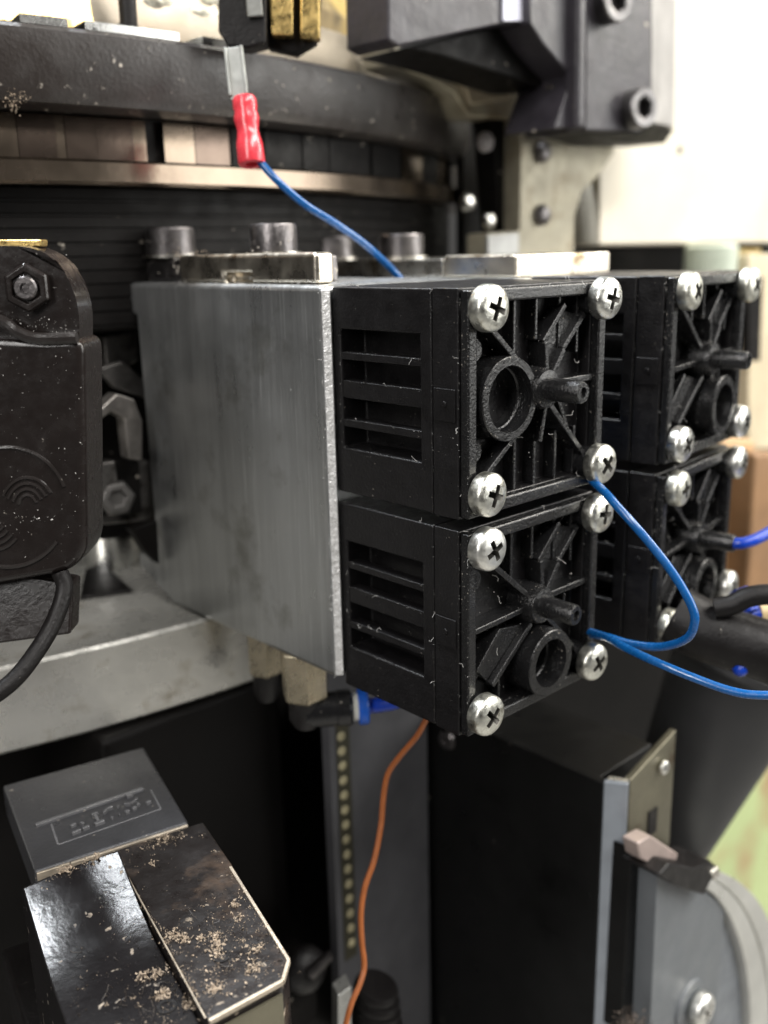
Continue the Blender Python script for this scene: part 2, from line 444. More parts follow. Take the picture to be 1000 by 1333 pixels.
def hex_cap_head(mb, o, axis, r, h, ref=None):
    """socket cap head standing on o along axis, with a real hexagon socket"""
    ax = Vector(axis).normalized(); o = Vector(o)
    ref = Vector(ref) if ref else (Vector((1, 0, 0)) if abs(ax.x) < 0.9 else Vector((0, 1, 0)))
    e1 = (ref - ax*ref.dot(ax)).normalized(); e2 = ax.cross(e1); n = 24
    def ringv(fr, hh): return [mb.bm.verts.new(o + ax*hh + (e1*math.cos(2*math.pi*i/n) + e2*math.sin(2*math.pi*i/n))*fr(i)) for i in range(n)]
    hexr = lambda i: r*0.5/math.cos(((2*math.pi*i/n) % (math.pi/3)) - math.pi/6)
    rows = [ringv(lambda i: r, 0), ringv(lambda i: r, h*0.9), ringv(lambda i: r*0.93, h), ringv(lambda i: r*0.64, h), ringv(hexr, h*0.96), ringv(hexr, h*0.35)]
    for A, B in zip(rows[:-1], rows[1:]):
        for i in range(n): mb.bm.faces.new((A[i], A[(i+1) % n], B[(i+1) % n], B[i]))
    mb.bm.faces.new(rows[-1]); mb.bm.faces.new(rows[0][::-1])
    return mb

# ================================================================== THE SETTING
floor = MB().box(-2500, 2500, -2500, 2500, -905, -900).build('floor', mat('grey_floor', (0.34, 0.33, 0.31), 0.6, var=0.2, vscale=5, bscale=50))
tag(floor, 'grey workshop floor under the machine', None, kind='structure')

# ------------------------------------------------------------------ round machine body
def ring(name, label, prof, material, cat='ring', seg=220):
    o = MB().lathe(prof, (0, 0, 0), (0, 0, 1), seg).build(name, material, None, 0)
    o.location = (RC[0]*MM, RC[1]*MM, 0)
    return tag(o, label, cat)

ring('base_ring', 'wide bright machined steel ring carrying the mounting block', [(170, -87), (289.2, -87), (290, -87.8), (290, -109.6), (289, -110.6), (170, -110.6), (170, -87)], ringsteel)
ring('black_ring', 'dusty black painted ring above the bronze needle ring', [(240, 63.4), (277, 63.4), (278, 62.4), (278, 49.5), (276.5, 46.6), (272.6, 45.4), (240, 45.4), (240, 63.4)], ringblack)
# needle ring with separate needle segments on it
nr = thing('needle_ring', 'oily bronze segmented ring under the black ring, with a brown lip', 'ring', (RC[0], RC[1], 0))
MB().lathe([(240, 45.2), (268, 45.2), (268, 34.6), (240, 34.6), (240, 45.2)], seg=220).build('drum', darkmetal, nr)
MB().lathe([(240, 34.4), (272.6, 34.4), (273.2, 33.8), (273.2, 29.2), (272.4, 28.4), (240, 28.4), (240, 34.4)], seg=220).build('lip', lipsteel, nr)
SEG = [(-60, -22, bronze), (-21, 22, lipsteel), (22.5, 72, bronze), (72.5, 84, lipsteel), (84.5, 124, bronze), (124.5, 172, bronze), (172.5, 189, lipsteel), (212, 236, lipsteel), (236.5, 252, lipsteel), (252.5, 272, bronze), (272.5, 297, bronze),
       (300, 340, darkmetal), (343, 390, darkmetal), (392, 425, darkmetal), (428, 480, darkmetal), (483, 520, darkmetal), (522, 548, lipsteel), (550, 566, darkmetal), (568, 580, lipsteel), (582, 596, bronze)]
for u0, u1, mt_ in SEG:
    p0, p1 = P(u0, 175, R=270), P(u1, 175, R=270)
    a0, a1 = (math.atan2(p.y-RC[1], p.x-RC[0]) for p in (p0, p1))
    r1 = 270.4 + rnd.uniform(-.25, .25)
    MB().lathe([(267, 44.9), (r1-.3, 44.9), (r1, 44.4), (r1, 34.7), (267, 34.7), (267, 44.9)], seg=8, a0=a0, a1=a1).build('segment', mt_, nr)
ribp = [(236, 28.2), (262, 28.2)]
z = 28.0
while z > -8:
    ribp += [(265.2, z), (265.2, z-2.4), (264.8, z-2.6), (264.8, z-3.4)]
    z -= 3.6
ribp += [(262, z-1), (215, z-3), (195, -86.8), (180, -86.8), (180, 28.2), (236, 28.2)]
ring('ribbed_drum', 'black drum with fine horizontal grooves behind the clamp bolts', ribp, darkmetal, 'drum')
ring('lower_housing', 'black round machine housing beneath the bright base ring', [(0, -111), (255, -111), (255, -560), (0, -560)], darkback, 'housing', 120)
ring('upper_disc', 'pale grey metal dial disc rising above the black ring', [(200, 63.6), (262, 63.6), (262, 66), (257, 80), (200, 84), (200, 63.6)], mat('dial_grey', (0.24, 0.21, 0.165), 0.35, 0.6, var=0.2, vscale=30, stain=0.3, staincol=(0.25, 0.2, 0.14), stscale=25), 'disc')
ring('cream_hoop', 'cream coloured hoop far above the black ring', [(214, 84.2), (244, 84.2), (246, 90), (240, 100), (214, 100), (214, 84.2)], cream, 'hoop')
tr = thing('rim_strip', 'thin bright strip lying on the edge of the black ring', 'strip', (RC[0], RC[1], 0))
for a0, a1 in ((-2.02, -1.775), (-1.745, -1.705), (-1.69, -1.60), (-1.575, -1.545)):
    MB().lathe([(268, 63.5), (277, 63.5), (277, 65.4), (268, 65.4), (268, 63.5)], seg=20, a0=a0, a1=a1).build('strip_length', chrome, tr)

lb_ = MB()
for u, v in ((14, 122), (22, 130), (10, 135), (30, 126), (18, 140)): clump(lb_, P(u, v, R=278.2), 26, .7, .3)
tag(lb_.build('lint_tuft', lintmat), 'small tuft of lint stuck on the black ring face', 'lint', kind='stuff')
clu = thing('yarn_guide_row', 'blurred brassy guides and dark fingers above the black ring', 'guides', (RC[0], RC[1], 0))
for i in range(26):
    a0 = -2.05 + i*0.024 + rnd.uniform(-.004, .004); z0 = 66 + rnd.uniform(0, 2)
    MB().lathe([(252, z0), (255 + rnd.uniform(0, 5), z0), (253 + rnd.uniform(0, 4), z0 + rnd.uniform(8, 22)), (250, z0+20), (252, z0)], seg=3, a0=a0, a1=a0 + rnd.uniform(.008, .02)).build('guide', rnd.choice((brass, brass, darkmetal, barsteel, chrome)), clu)
# gold piece and post standing on the ring
g0 = P(70, 20, R=262)
gb = MB(); gb.lathe([(258, 66), (266, 66), (262, 82), (256, 84), (258, 66)], (RC[0], RC[1], 0), seg=24, a0=-1.80, a1=-1.665)
tag(gb.build('guide_plate', brass), 'golden curved guide plate on the bright strip edge', 'plate')
pp = P(168, 36, R=268)
post = MB().cyl((pp.x, pp.y, 63.5), (pp.x+1, pp.y+1, 100), 2.2, 2.4, 14)
post.box(pp.x-4.5, pp.x-1, pp.y-3, pp.y+2, 63.5, 67)
tag(post.build('post', rubber), 'thin black post standing on the black ring', 'post')
cr = MB()
for i in range(9):
    q = P(195+i*12, 14+rnd.uniform(-14, 12), R=256)
    cr.sphere(q, rnd.uniform(2.2, 3.8), 1.3, 1, rnd.uniform(.5, .9), 6)
tag(cr.build('lint_heap', mat('pale_cotton', (0.75, 0.68, 0.55), 0.9, var=0.5, vscale=200, bump=0.6, bscale=300, stain=0.45, staincol=(0.05, 0.04, 0.03), stscale=120)), 'pale crumpled lint caught on the dial behind the ring', 'lint', kind='stuff')

# ================================================================== MOUNTING BLOCK
blk = thing('mounting_block', 'brushed steel mounting block with bright chamfered edge behind the valves', 'block', (0, 39, -87))
prof = [(39.3, 3.9), (134, 3.9), (134, -3.5), (119.6, -5), (119.6, -72), (131, -74.5), (131, -79), (113, -86.9), (39.3, -86.9)]
pts = [(-6, y-39, z_+87) for y, z_ in prof]
pl = MB().prism(pts, (46, 0, 0)).build('plate', brushed, blk, 1.5, 2)
# front corner: strong light on the bevel painted in as a near-white strip
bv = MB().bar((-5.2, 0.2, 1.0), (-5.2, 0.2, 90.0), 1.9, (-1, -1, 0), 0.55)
bv.build('worn_or_lit_edge', mat('lit_edge_highlight', (0.92, 0.92, 0.90), 0.4, 0.5, var=0.35, vscale=700, bump=1.0, bscale=900, rvar=.2), blk, 0.2)
edge_lint('edge_lint', blk, [((-6.2, 0.6, 1), (-6.2, 0.6, 90))] + [((-5, 2, 91.0), (-5, 60, 91.0))], lintpale, 4.0, 0.13, 0.35)

# ================================================================== VALVE MODULES
def make_module(label, loc, rz, variant):
    t = thing('valve_module', label, 'valve', loc, rz, None)
    # body: box with one slotted opening on its left side
    ys = [9.35, 12.7, 36.5, 38.9]; zs = [-41.3, -31.0, -5.3, 3.6]
    MB().grid_pocket(ys, zs, {(1, 1)}, 7.0, 45.6, (-3.85, 0, 0), (0, 1, 0), (0, 0, 1), (1, 0, 0)).build('body', plastic, t, 0.55, 2)
    for z0, z1, pr in ((-11.7, -10.1, .2), (-20.0, -16.2, .35), (-26.3, -24.6, .2)):
        MB().box(-3.85+pr, -0.4, 12.5, 36.7, z0, z1).build('slat', plastic, t, 0.25)
    # cap and rim
    xs = [-3.9, -0.9, 38.7, 41.75]; zs2 = [-41.4, -38.3, 0.7, 3.7]
    MB().grid_pocket(xs, zs2, {(1, 1)}, 3.2, 6.8, (0, 2.3, 0), (1, 0, 0), (0, 0, 1), (0, 1, 0)).build('cap', plastic, t, 0.35, 2)
    xr = [-3.5, -0.9, 38.7, 41.35]; zr = [-41.0, -38.3, 0.7, 3.35]
    MB().grid_pocket(xr, zr, {(1, 1)}, 9, 2.28, (0, 0, 0), (1, 0, 0), (0, 0, 1), (0, 1, 0)).build('rim', plastic_face, t, 0.5, 2)
    tb = MB().box(-4.25, -3.8, 2.9, 8.5, -21.8, -15.4); tb.cyl((-4.2, 5.6, -18.4), (-4.55, 5.6, -18.4), 0.7, 0.6, 10)
    tb.build('side_tab', plastic, t, 0.12)
    F = 5.6
    for x, z_ in ((0, 0), (37.8, 0), (0, -36), (37.8, -36)):
        MB().lathe([(0, F), (3.5, F), (3.4, 0), (3.3, -0.55), (0, -0.55)], (x, 0, z_), (0, 1, 0), 24).build('corner_boss', plastic_face, t)
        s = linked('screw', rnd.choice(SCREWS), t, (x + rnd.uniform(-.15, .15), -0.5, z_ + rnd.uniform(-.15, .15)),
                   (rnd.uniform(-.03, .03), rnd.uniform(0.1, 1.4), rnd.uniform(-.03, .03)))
    px_, pz = 19.6, -17.5
    def rib(a, b, th=1.1, y0=0.9, y1=F+.1):
        a3 = Vector((a[0], (y0+y1)/2, a[1])); b3 = Vector((b[0], (y0+y1)/2, b[1]))
        MB().bar(a3, b3, th, (0, 1, 0), y1-y0).build('rib', plastic_face, t, 0.25)
    # floor steps and straight ribs
    for x in (13.2, 20.2, 28.0, 34.4):
        rib((x, 0.8), (x, -7.8 if x in (20.2,) else -11.5), 0.9, 2.6)
    rib((21.3, -8.2), (28.6, -1.0), 1.2, 1.4); rib((28.0, -10.2), (35.4, -3.2), 1.2, 1.4)
    rib((21.6, -8.2), (22.3, -14.6), 1.2, 1.0); rib((28.0, -10.2), (24.0, -15.5), 1.2, 1.0)
    rib((2.2, -2.6), (px_-2, pz+2), 1.3, 0.9)
    rib((36.0, -34.0), (px_+2, pz-2), 1.3, 0.9)
    rib((px_+3, pz+0.4), (39.0, pz+0.4), 1.5, 1.2)
    for mz_ in (-8.4, -28.6): MB().lathe([(0, F), (2.4, F), (2.3, 3.4), (0, 3.4)], (1.9, 0, mz_), (0, 1, 0), 18).build('pin_mark', plastic_face, t)
    # wedge floor in the funnel between the two slanted ribs
    MB().prism([(22.0, 3.0, -8.6), (28.8, 3.0, -2.0), (35.0, 3.0, -3.6), (28.0, 3.0, -10.0), (24.5, 3.0, -14.5), (22.8, 3.0, -14.2)], (0, 2.7, 0)).build('wedge', plastic_face, t, 0.2)
    if variant == 'side':
        for x in (13.8, 20.4, 27.6, 34.4): rib((x, -27.5), (x, -38.4), 0.9, 2.6)
        rib((2.0, -34.0), (13.4, -25.6), 1.2, 1.0)
        rib((22.3, -20.5), (20.4, -29.0), 1.1, 1.0); rib((26.6, -21.0), (30.0, -28.0), 1.1, 1.0)
        rc, ro, ri, yf = (8.6, -18.4), 8.5, 6.7, -0.4
    else:
        rib((-1.0, -18.6), (px_-2, pz-0.4), 1.3, 1.0)
        rib((8.6, -20.6), (1.0, -28.0), 1.1, 1.4); rib((18.6, -22.0), (5.6, -32.6), 1.3, 1.0)
        MB().prism([(9.4, 2.6, -21.0), (17.6, 2.6, -22.2), (5.2, 2.6, -31.8), (1.8, 2.6, -28.0)], (0, 3.1, 0)).build('wedge', plastic_face, t, 0.2)
        rib((9.5, -33.0), (9.5, -38.4), 0.9, 2.6); rib((32.5, -25.0), (32.5, -19.0), 0.9, 2.6)
        rc, ro, ri, yf = ((21.6, -31.4) if variant == 'low' else (25.5, -30.0)), 7.7, 5.6, -2.2
    MB().lathe([(ri, yf), (ro-0.2, yf), (ro, yf+0.25), (ro, F+.1), (ri-0.6, F+.1), (ri-0.75, F-.6), (ri-0.4, 3.2), (ri-0.1, 3.0), (ri, 2.8), (ri, yf)], (rc[0], 0, rc[1]), (0, 1, 0), 36).build('ring_boss', plastic_face, t)
    MB().lathe([(0, F), (4.6, F), (4.3, 0.0), (3.9, -1.2), (2.45, -1.4), (2.3, -9.4), (2.0, -9.9), (1.1, -9.9), (1.0, -9.2), (0, -9.2)], (px_, 0, pz), (0, 1, 0), 28).build('peg', plastic_face, t)
    E_ = []
    for z_ in (-10.1, -16.2, -24.6, -31.0): E_.append(((-3.7, 13, z_), (-3.7, 36.3, z_)))
    E_ += [((-4.0, 9.2, 3), (-4.0, 9.2, -41)), ((-3.9, 2.2, 3), (-3.9, 2.2, -41)), ((-3.9, 36.9, -6), (-3.9, 36.9, -32)), ((-3.9, 36.9, -12), (-3.9, 36.9, -26)),
           ((-3.6, 0, 3), (-3.6, 0, -41)), ((-3.6, 0.2, 3.7), (41, 0.2, 3.7)), ((-3.6, 39, 3.8), (-3.6, 1, 3.8)), ((0, -.1, -38.5), (38, -.1, -38.5))]
    edge_lint('edge_lint', t, E_, lintpale, 1.2, 0.09, 0.14)
    mb = MB()
    for _ in range(230):
        fleck(mb, (rnd.uniform(0, 38), rnd.choice((5.5, 5.5, 0.8, 1.3, 2.5)), rnd.uniform(-38, 0)), rnd.choice((.05, .07, .1, .13)))
    for _ in range(60):
        fleck(mb, (-3.95, rnd.uniform(0, 38), rnd.uniform(-41, 3)), rnd.choice((.05, .06, .08)))
    for _ in range(7): fibre(mb, (rnd.uniform(2, 36), rnd.uniform(0, 4), rnd.uniform(-36, 0)), rnd.uniform(1.2, 3), 0.04)
    o = mb.build('face_lint', lintpale, t); o['kind'] = 'stuff'
    return t

PITCH = -47.37
PHI = 0.1108
G = 'black valve modules screwed to the mounting blocks'
for lab, loc, rz, var in (
    ('black valve module with large open ring beside its peg, atop the near pair', (0, 0, 0), 0, 'side'),
    ('black valve module under the one with the large side ring, orange wire below', (0, 0, PITCH), 0, 'low'),
    ('black valve module high on the far pair, beside the cream machine frame', (69.09, -1.56, 0), PHI, 'lowright'),
    ('black valve module low on the far pair, crossed by the looping blue wire', (69.09, -1.56, PITCH), PHI, 'low')):
    o = make_module(lab, loc, rz, var); o['group'] = G

# second mounting block behind the far pair
b2 = thing('mounting_block', 'dark mounting block hidden behind the far pair of valves', 'block', (69.09, -1.56, 0), PHI)
MB().box(-5, 41, 39.4, 95, -86.9, 3.0).build('plate', brushed, b2, 1.0)

# ================================================================== CLAMP BARS AND BOLTS
def cap_bolt(parent, x, y, z, r, h, name='bolt'):
    mb = hex_cap_head(MB(), (x, y, z+0.01), (0, 0, 1), r, h)
    b_ = mb.build(name, boltblack, parent)
    MB().lathe([(0, -0.8), (r*1.18, -0.8), (r*1.18, 0.0), (0, 0.0)], (x, y, z), (0, 0, 1), 28).build('washer', machined, b_)
    return b_
c1 = thing('clamp_bar', 'worn tan steel clamp bar with a slot on the near mounting block', 'clamp', (0, 60, 3.9))
ys = [-15.5, 0.6, 13.0, 37.0]
MB().grid_pocket([-15.6, 8.6, 20.0, 40.0], [0.02, 2.4, 6.9], {(1, 0)}, 3.0, 5.6, (-3.4, 0, 0), (0, 1, 0), (0, 0, 1), (1, 0, 0)).build('bar', barsteel, c1, 1.6, 3)
MB().box(2.4, 14, -3, 40.2, 0.02, 6.2).build('rear_bar', boltblack, c1, 0.8)
MB().box(-0.5, 14, 40.3, 62, 0.02, 6.3).build('end_piece', boltblack, c1, 1.2, 3)
cap_bolt(c1, 3.6, 54.5, 6.3+0.8, 6.6, 7.0)
cap_bolt(c1, 4.6, 9.6, 6.4+0.8, 5.7, 6.4)
lm = MB()
for q in ((2, 48, 7), (0, 45, 7), (4, 40, 7.2), (8, 52, 7)): clump(lm, q, 14, 0.9, 0.35)
o = lm.build('lint', lintmat, c1); o['kind'] = 'stuff'
c2 = thing('clamp_bar', 'grey steel clamp bar with tan end, between the two valve pairs', 'clamp', (61.6, 42, 3.0))
MB().box(0, 40, 26, 84, 0.2, 5.2).build('bar', machined, c2, 0.5)
MB().box(0, 42.5, 0, 25.8, 0.2, 6.1).build('end_plate', barsteel, c2, 0.7)
b_a = P(433, 340, X=72); b_b = P(523, 338, X=76)
for q, r in ((b_a, 7.2), (b_b, 6.9)):
    cap_bolt(c2, q.x-61.6, q.y-42, 5.2+0.8, r, 6.6)
# carrier plate under both clamp bars
cpl = MB().box(41, 66.8, 60, 135, -86.8, 2.4)
tag(cpl.build('spacer_block', darkmetal, None, 0.5), 'dark spacer block between the two mounting blocks', 'block')

# ================================================================== TERMINAL, CONNECTOR, BLUE WIRE
def frame_at(o):
    return Vector(o)
Dt = 238
wt = thing('blue_wire', 'blue wire crimped in a red terminal hanging in front of the ring', 'wire')
w1 = [P(333, 200, D=Dt), P(341, 213, D=Dt), P(362, 236, D=Dt), P(397, 266, D=Dt+3), P(440, 293, D=Dt+8), P(480, 322, D=Dt+16), P(522, 364, X=49),
      P(560, 420, X=50), P(640, 520, X=50), P(720, 585, X=50), P(776, 630, D=214), P(808, 664, D=207), P(846, 707, D=205), P(880, 752, D=204), P(901, 790, D=204),
      P(904, 812, D=205), P(893, 832, D=208), P(860, 842, D=214), P(820, 838, D=219), P(785, 828, D=224), P(740, 822, D=240)]
MB().tube(w1, 0.95, 12, 10).build('insulation', bluewire, wt)
ta, tb_ = P(318, 128, D=Dt), P(328, 214, D=Dt)
ax = (tb_-ta).normalized()
sl = MB()
L_ = (tb_-ta).length
sl.lathe([(0.01, 0), (2.75, 0), (2.95, 0.5), (3.0, 2.4), (2.75, 3.2), (3.15, 5.0), (2.85, 6.6), (2.6, 8.0), (2.85, 9.6), (3.25, 11.4), (3.35, L_-.6), (3.1, L_), (1.6, L_), (1.5, L_-1.5), (0.01, L_-1.6)], ta, ax, 26)
sleeve = sl.build('red_sleeve', redplastic, wt)
ua, ub = P(304, 62, D=Dt+1), P(312, 130, D=Dt)
tg = MB().bar(ua, ub, 4.4, -FWD, 0.9)
side = (ub-ua).normalized().cross(FWD).normalized()
for s in (-1, 1):
    tg.bar(ua + side*2.0*s - FWD*0.5, ua.lerp(ub, 0.92) + side*2.0*s - FWD*0.5, 0.8, -FWD, 1.3)
tab = tg.build('tab', tin, wt, 0.25); sleeve.parent = tab
# connector above
cn = thing('terminal_block', 'black terminal connector with two brass contact blocks above the red terminal', 'connector')
def fslab(mb, poly, D, thick):
    o = P(*poly[0], D=D)
    mb.prism([PN(u, v, o, FWD) for u, v in poly], FWD*thick); return mb
fslab(MB(), [(284, -40), (346, -40), (346, 56), (322, 62), (296, 60), (284, 40)], 240, 9).build('housing', rubber, cn, 0.6)
fslab(MB(), [(348, -40), (381, -40), (381, 46), (353, 45)], 243, 5).build('contact_block', brass, cn, 0.4)
fslab(MB(), [(391, -40), (416, -40), (416, 50), (391, 50)], 244, 5).build('contact_block', brass, cn, 0.4)
fslab(MB(), [(344, -40), (420, -40), (412, 54), (385, 70), (348, 62)], 247, 6).build('bracket', darkmetal, cn, 0.5)
fslab(MB(), [(318, -30), (338, -30), (342, 20), (322, 22)], 239, 1.5).build('clip', tin, cn, 0.3)

# ================================================================== SECOND BLUE WIRE, ORANGE WIRE, TUBES
w2 = [P(740, 815, D=238), P(786, 828, D=222), P(812, 842, D=213), P(850, 860, D=206), P(900, 881, D=202), P(950, 899, D=199), P(990, 905, D=197), P(1060, 903, D=194)]
tag(MB().tube(w2, 0.92, 12, 8).build('blue_wire', bluewire), 'blue wire leaving the valves across the black enclosure top', 'wire')
w3 = [P(790, 826, D=226), P(805, 830, D=220), P(824, 832, D=222), P(845, 838, D=228)]
ow = [P(566, 915, D=232), P(556, 934, D=236), P(543, 958, D=240), P(521, 984, D=244), P(505, 1008, D=246), P(499, 1040, D=247), P(496, 1075, D=247), P(487, 1120, D=246), P(475, 1155, D=245), P(470, 1190, D=244), P(471, 1225, D=243), P(474, 1258, D=242), P(468, 1282, D=240), P(457, 1308, D=238), P(448, 1345, D=236), P(440, 1400, D=234)]
tag(MB().tube(ow, 0.72, 10, 8).build('orange_wire', orange), 'orange wire hanging below the valves in front of the grey strip', 'wire')
cph, sph = math.cos(PHI), math.sin(PHI)
pegtip = Vector((69.09 + cph*19.6 + sph*8.6, -1.56 + sph*19.6 - cph*8.6, PITCH - 17.5))
bt = [pegtip, pegtip + Vector((1.2, -3.0, 0.3)), pegtip + Vector((6, -5.0, 1.2)), pegtip + Vector((16, -6, 3.2)), pegtip + Vector((34, -4, 7))]
tag(MB().tube(bt, 1.55, 14, 5).build('air_tube', bluetube), 'blue air tube pushed onto the peg of the far lower valve', 'tube')

# ================================================================== PNEUMATIC FITTINGS
def fitting(label, c, hexr, zt, zb, arm_dir, arm, collar, rz):
    t = thing('push_fitting', label, 'fitting', (c[0], c[1], zt), 0, 'air fittings under the near mounting block')
    h = zt - zb
    hexp = [(hexr*math.cos(math.pi/3*i), hexr*math.sin(math.pi/3*i), -h+1.0) for i in range(6)]
    n = MB().lathe([(0, -h), (hexr*0.84, -h), (hexr, -h+0.9), (hexr, -0.9), (hexr*0.84, -0.1), (0, -0.1)], (0, 0, 0), (0, 0, 1), 6)
    n.build('hex_nut', nickel, t, 0.3)
    bz = -h - 5.6
    e = MB().lathe([(0, -h+0.2), (hexr*0.72, -h+0.2), (hexr*0.72, bz), (hexr*0.5, bz-2.4), (0, bz-2.8)], (0, 0, 0), (0, 0, 1), 22)
    e.build('elbow', plastic_clean, t)
    if arm:
        d = Vector(arm_dir).normalized(); r = hexr*0.74
        o0 = Vector((0, 0, -h-3.8))
        MB().lathe([(0, 0), (r, 0), (r, 8.0), (r*1.06, 8.2), (r*1.06, arm), (r*0.95, arm+.6), (0, arm+.6)], o0, d, 26).build('arm', mat('glossy_black_plastic', (0.012, 0.012, 0.013), 0.18, var=0.2, dust=0.7, bump=0.4, bscale=600), t)
        MB().lathe([(0, arm+.6), (r*0.8, arm+.6), (r*0.8, arm+2.2), (0, arm+2.2)], o0, d, 26).build('spacer', mat('white_seal', (0.7, 0.7, 0.62), 0.4), t)
        MB().lathe([(1.8, arm+2.2), (r*1.0, arm+2.2), (r*1.06, arm+2.6), (r*1.06, arm+4.4), (r*0.95, arm+4.9), (2.1, arm+4.9)], o0, d, 26).build('collar', bluecollar, t)
        MB().tube([o0 + d*(arm+2), o0 + d*(arm+8), o0 + d*(arm+14) + Vector((0, 0, 1)), o0 + d*(arm+26) + Vector((3, 2, 4))], 2.0, 14, 5).build('tube_end', bluetube, t)
    lm = MB()
    for i in range(3): clump(lm, (rnd.uniform(-4, 2)-2, rnd.uniform(-5, -2), rnd.uniform(-h*.5, -1)), 10, .7, .3)
    o = lm.build('lint', lintmat, t); o['kind'] = 'stuff'
    return t
fitting('nickel hex air fitting with black elbow and blue tube collar', (1, 61.0), 6.2, -87, -101.5, (.80, -.60, 0.02), 11.5, True, 0.35)
fitting('smaller tarnished hex air fitting with a short black elbow', (3, 81.0), 4.9, -87, -101.5, None, 0, False, 0.1)

# ================================================================== LEFT SENSOR COVER
O_s = P(60, 560, D=184)
sens = thing('sensor_cover', 'dark brown plastic sensor cover with embossed swirl and hex nut', 'cover', tuple(O_s))
def loc_s(u, v, back=0.0):
    return PN(u, v, O_s, FWD) - O_s + FWD*back
def rounded(pts, rads, n=7):
    out = []
    N_ = len(pts)
    for i in range(N_):
        p, a_, b_ = Vector(pts[i]), Vector(pts[i-1]), Vector(pts[(i+1) % N_])
        r = rads[i]
        if r <= 0: out.append(p); continue
        p0 = p + (a_-p).normalized()*r; p1 = p + (b_-p).normalized()*r
        for k in range(n+1):
            t = k/n
            out.append(p0*(1-t)**2 + p*2*t*(1-t) + p1*t*t)
    return out
def px_poly(pts, rads, back): return [loc_s(p.x, p.y, back) for p in rounded([(x, y, 0) for x, y in pts], rads)]
shell = MB().prism(px_poly([(-160, 432), (60, 442), (109, 440), (113, 741), (-160, 790)], [0, 0, 22, 42, 0], 0), FWD*13.5).build('shell', cover_plastic, sens, 1.6, 4)
MB().prism(px_poly([(-160, 320), (52, 320), (97, 380), (97, 470), (-160, 470)], [0, 40, 45, 0, 0], 3.0), FWD*9).build('flange', cover_plastic, sens, 0.6, 2)
lip = [loc_s(-160, 402, 0.5), loc_s(-60, 408, .4), loc_s(0, 418, .3), loc_s(22, 432, 0), loc_s(50, 441, 0), loc_s(100, 440, 0.2)]
MB().tube(lip, 1.15, 10, 6).build('lip', mat('cover_gloss', (0.02, 0.017, 0.016), 0.22, dust=0.4), sens)
nut_o = loc_s(31, 375, 3.0)
nut_ = MB().lathe([(0, 0), (4.5, 0), (4.5, 1.6), (4.1, 2.1), (2.9, 2.1), (2.9, 1.4), (0, 1.4)], nut_o, -FWD, 6, ref=(0, 0, 1)).build('nut', cover_plastic, sens, 0.25)
MB().lathe([(0, 1.2), (2.2, 1.2), (2.2, 2.3), (1.9, 2.6), (0.9, 2.6), (0.8, 2.1), (0, 2.1)], nut_o, -FWD, 20).build('stud', boltblack, nut_)
em = MB()
def arc(cx, cy, rx, ry, a0, a1, r, n=16):
    em.tube([loc_s(cx + rx*math.cos(math.radians(a0+(a1-a0)*i/n)), cy - ry*math.sin(math.radians(a0+(a1-a0)*i/n)), -0.02) for i in range(n+1)], r, 6, 1)
arc(10, 660, 78, 78, 20, 110, 0.4); arc(10, 660, 78, 78, 250, 325, 0.45)
for k in range(4): arc(36, 668-k*0, 14+k*7.5, 24+k*9-(k*1.5), 35, 150, 0.38)
for k in range(4): arc(-8, 672, 16+k*7.5, 20+k*8, 240, 320, 0.38)
em.build('embossed_swirl', MATS['cover_gloss'], shell)
mb = MB()
for _ in range(150):
    fleck(mb, loc_s(rnd.uniform(0, 108), rnd.uniform(450, 740), -0.05), rnd.choice((.06, .08, .1, .16, .24)))
for _ in range(22):
    fleck(mb, loc_s(rnd.uniform(14, 74), 672+rnd.gauss(0, 2)+rnd.uniform(0, 6), -0.05), rnd.choice((.12, .2, .28)))
for _ in range(90):
    fleck(mb, loc_s(rnd.uniform(0, 96), rnd.gauss(430, 9), rnd.uniform(1.4, 2.9)), rnd.choice((.1, .15, .22)))
for _ in range(60):
    fleck(mb, loc_s(rnd.uniform(0, 92), rnd.uniform(325, 425), 2.9), rnd.choice((.08, .12, .16)))
o = mb.build('lint', lintpale, sens); o['kind'] = 'stuff'
yb = MB().prism([loc_s(-60, 311, 8), loc_s(34, 311, 8), loc_s(34, 321, 8), loc_s(-60, 321, 8)], FWD*4)
yb.build('brass_shim', brass, sens, 0.3)
cb = [P(78, 745, D=192), P(84, 768, D=192), P(70, 810, D=190), P(45, 852, D=187), P(15, 888, D=184), P(-25, 915, D=181), P(-80, 935, D=178)]
tag(MB().tube(cb, 1.7, 14, 8).build('sensor_cable', rubber), 'black cable leaving the bottom of the sensor cover', 'cable')
tag(MB().prism([P(30, 748, D=200), P(-160, 770, D=200), P(-160, 860, D=200), P(92, 826, D=200), P(95, 760, D=200)], FWD*6).build('cable_guard', cover_plastic, None, 0.6), 'brown plastic guard under the sensor cover', 'guard')

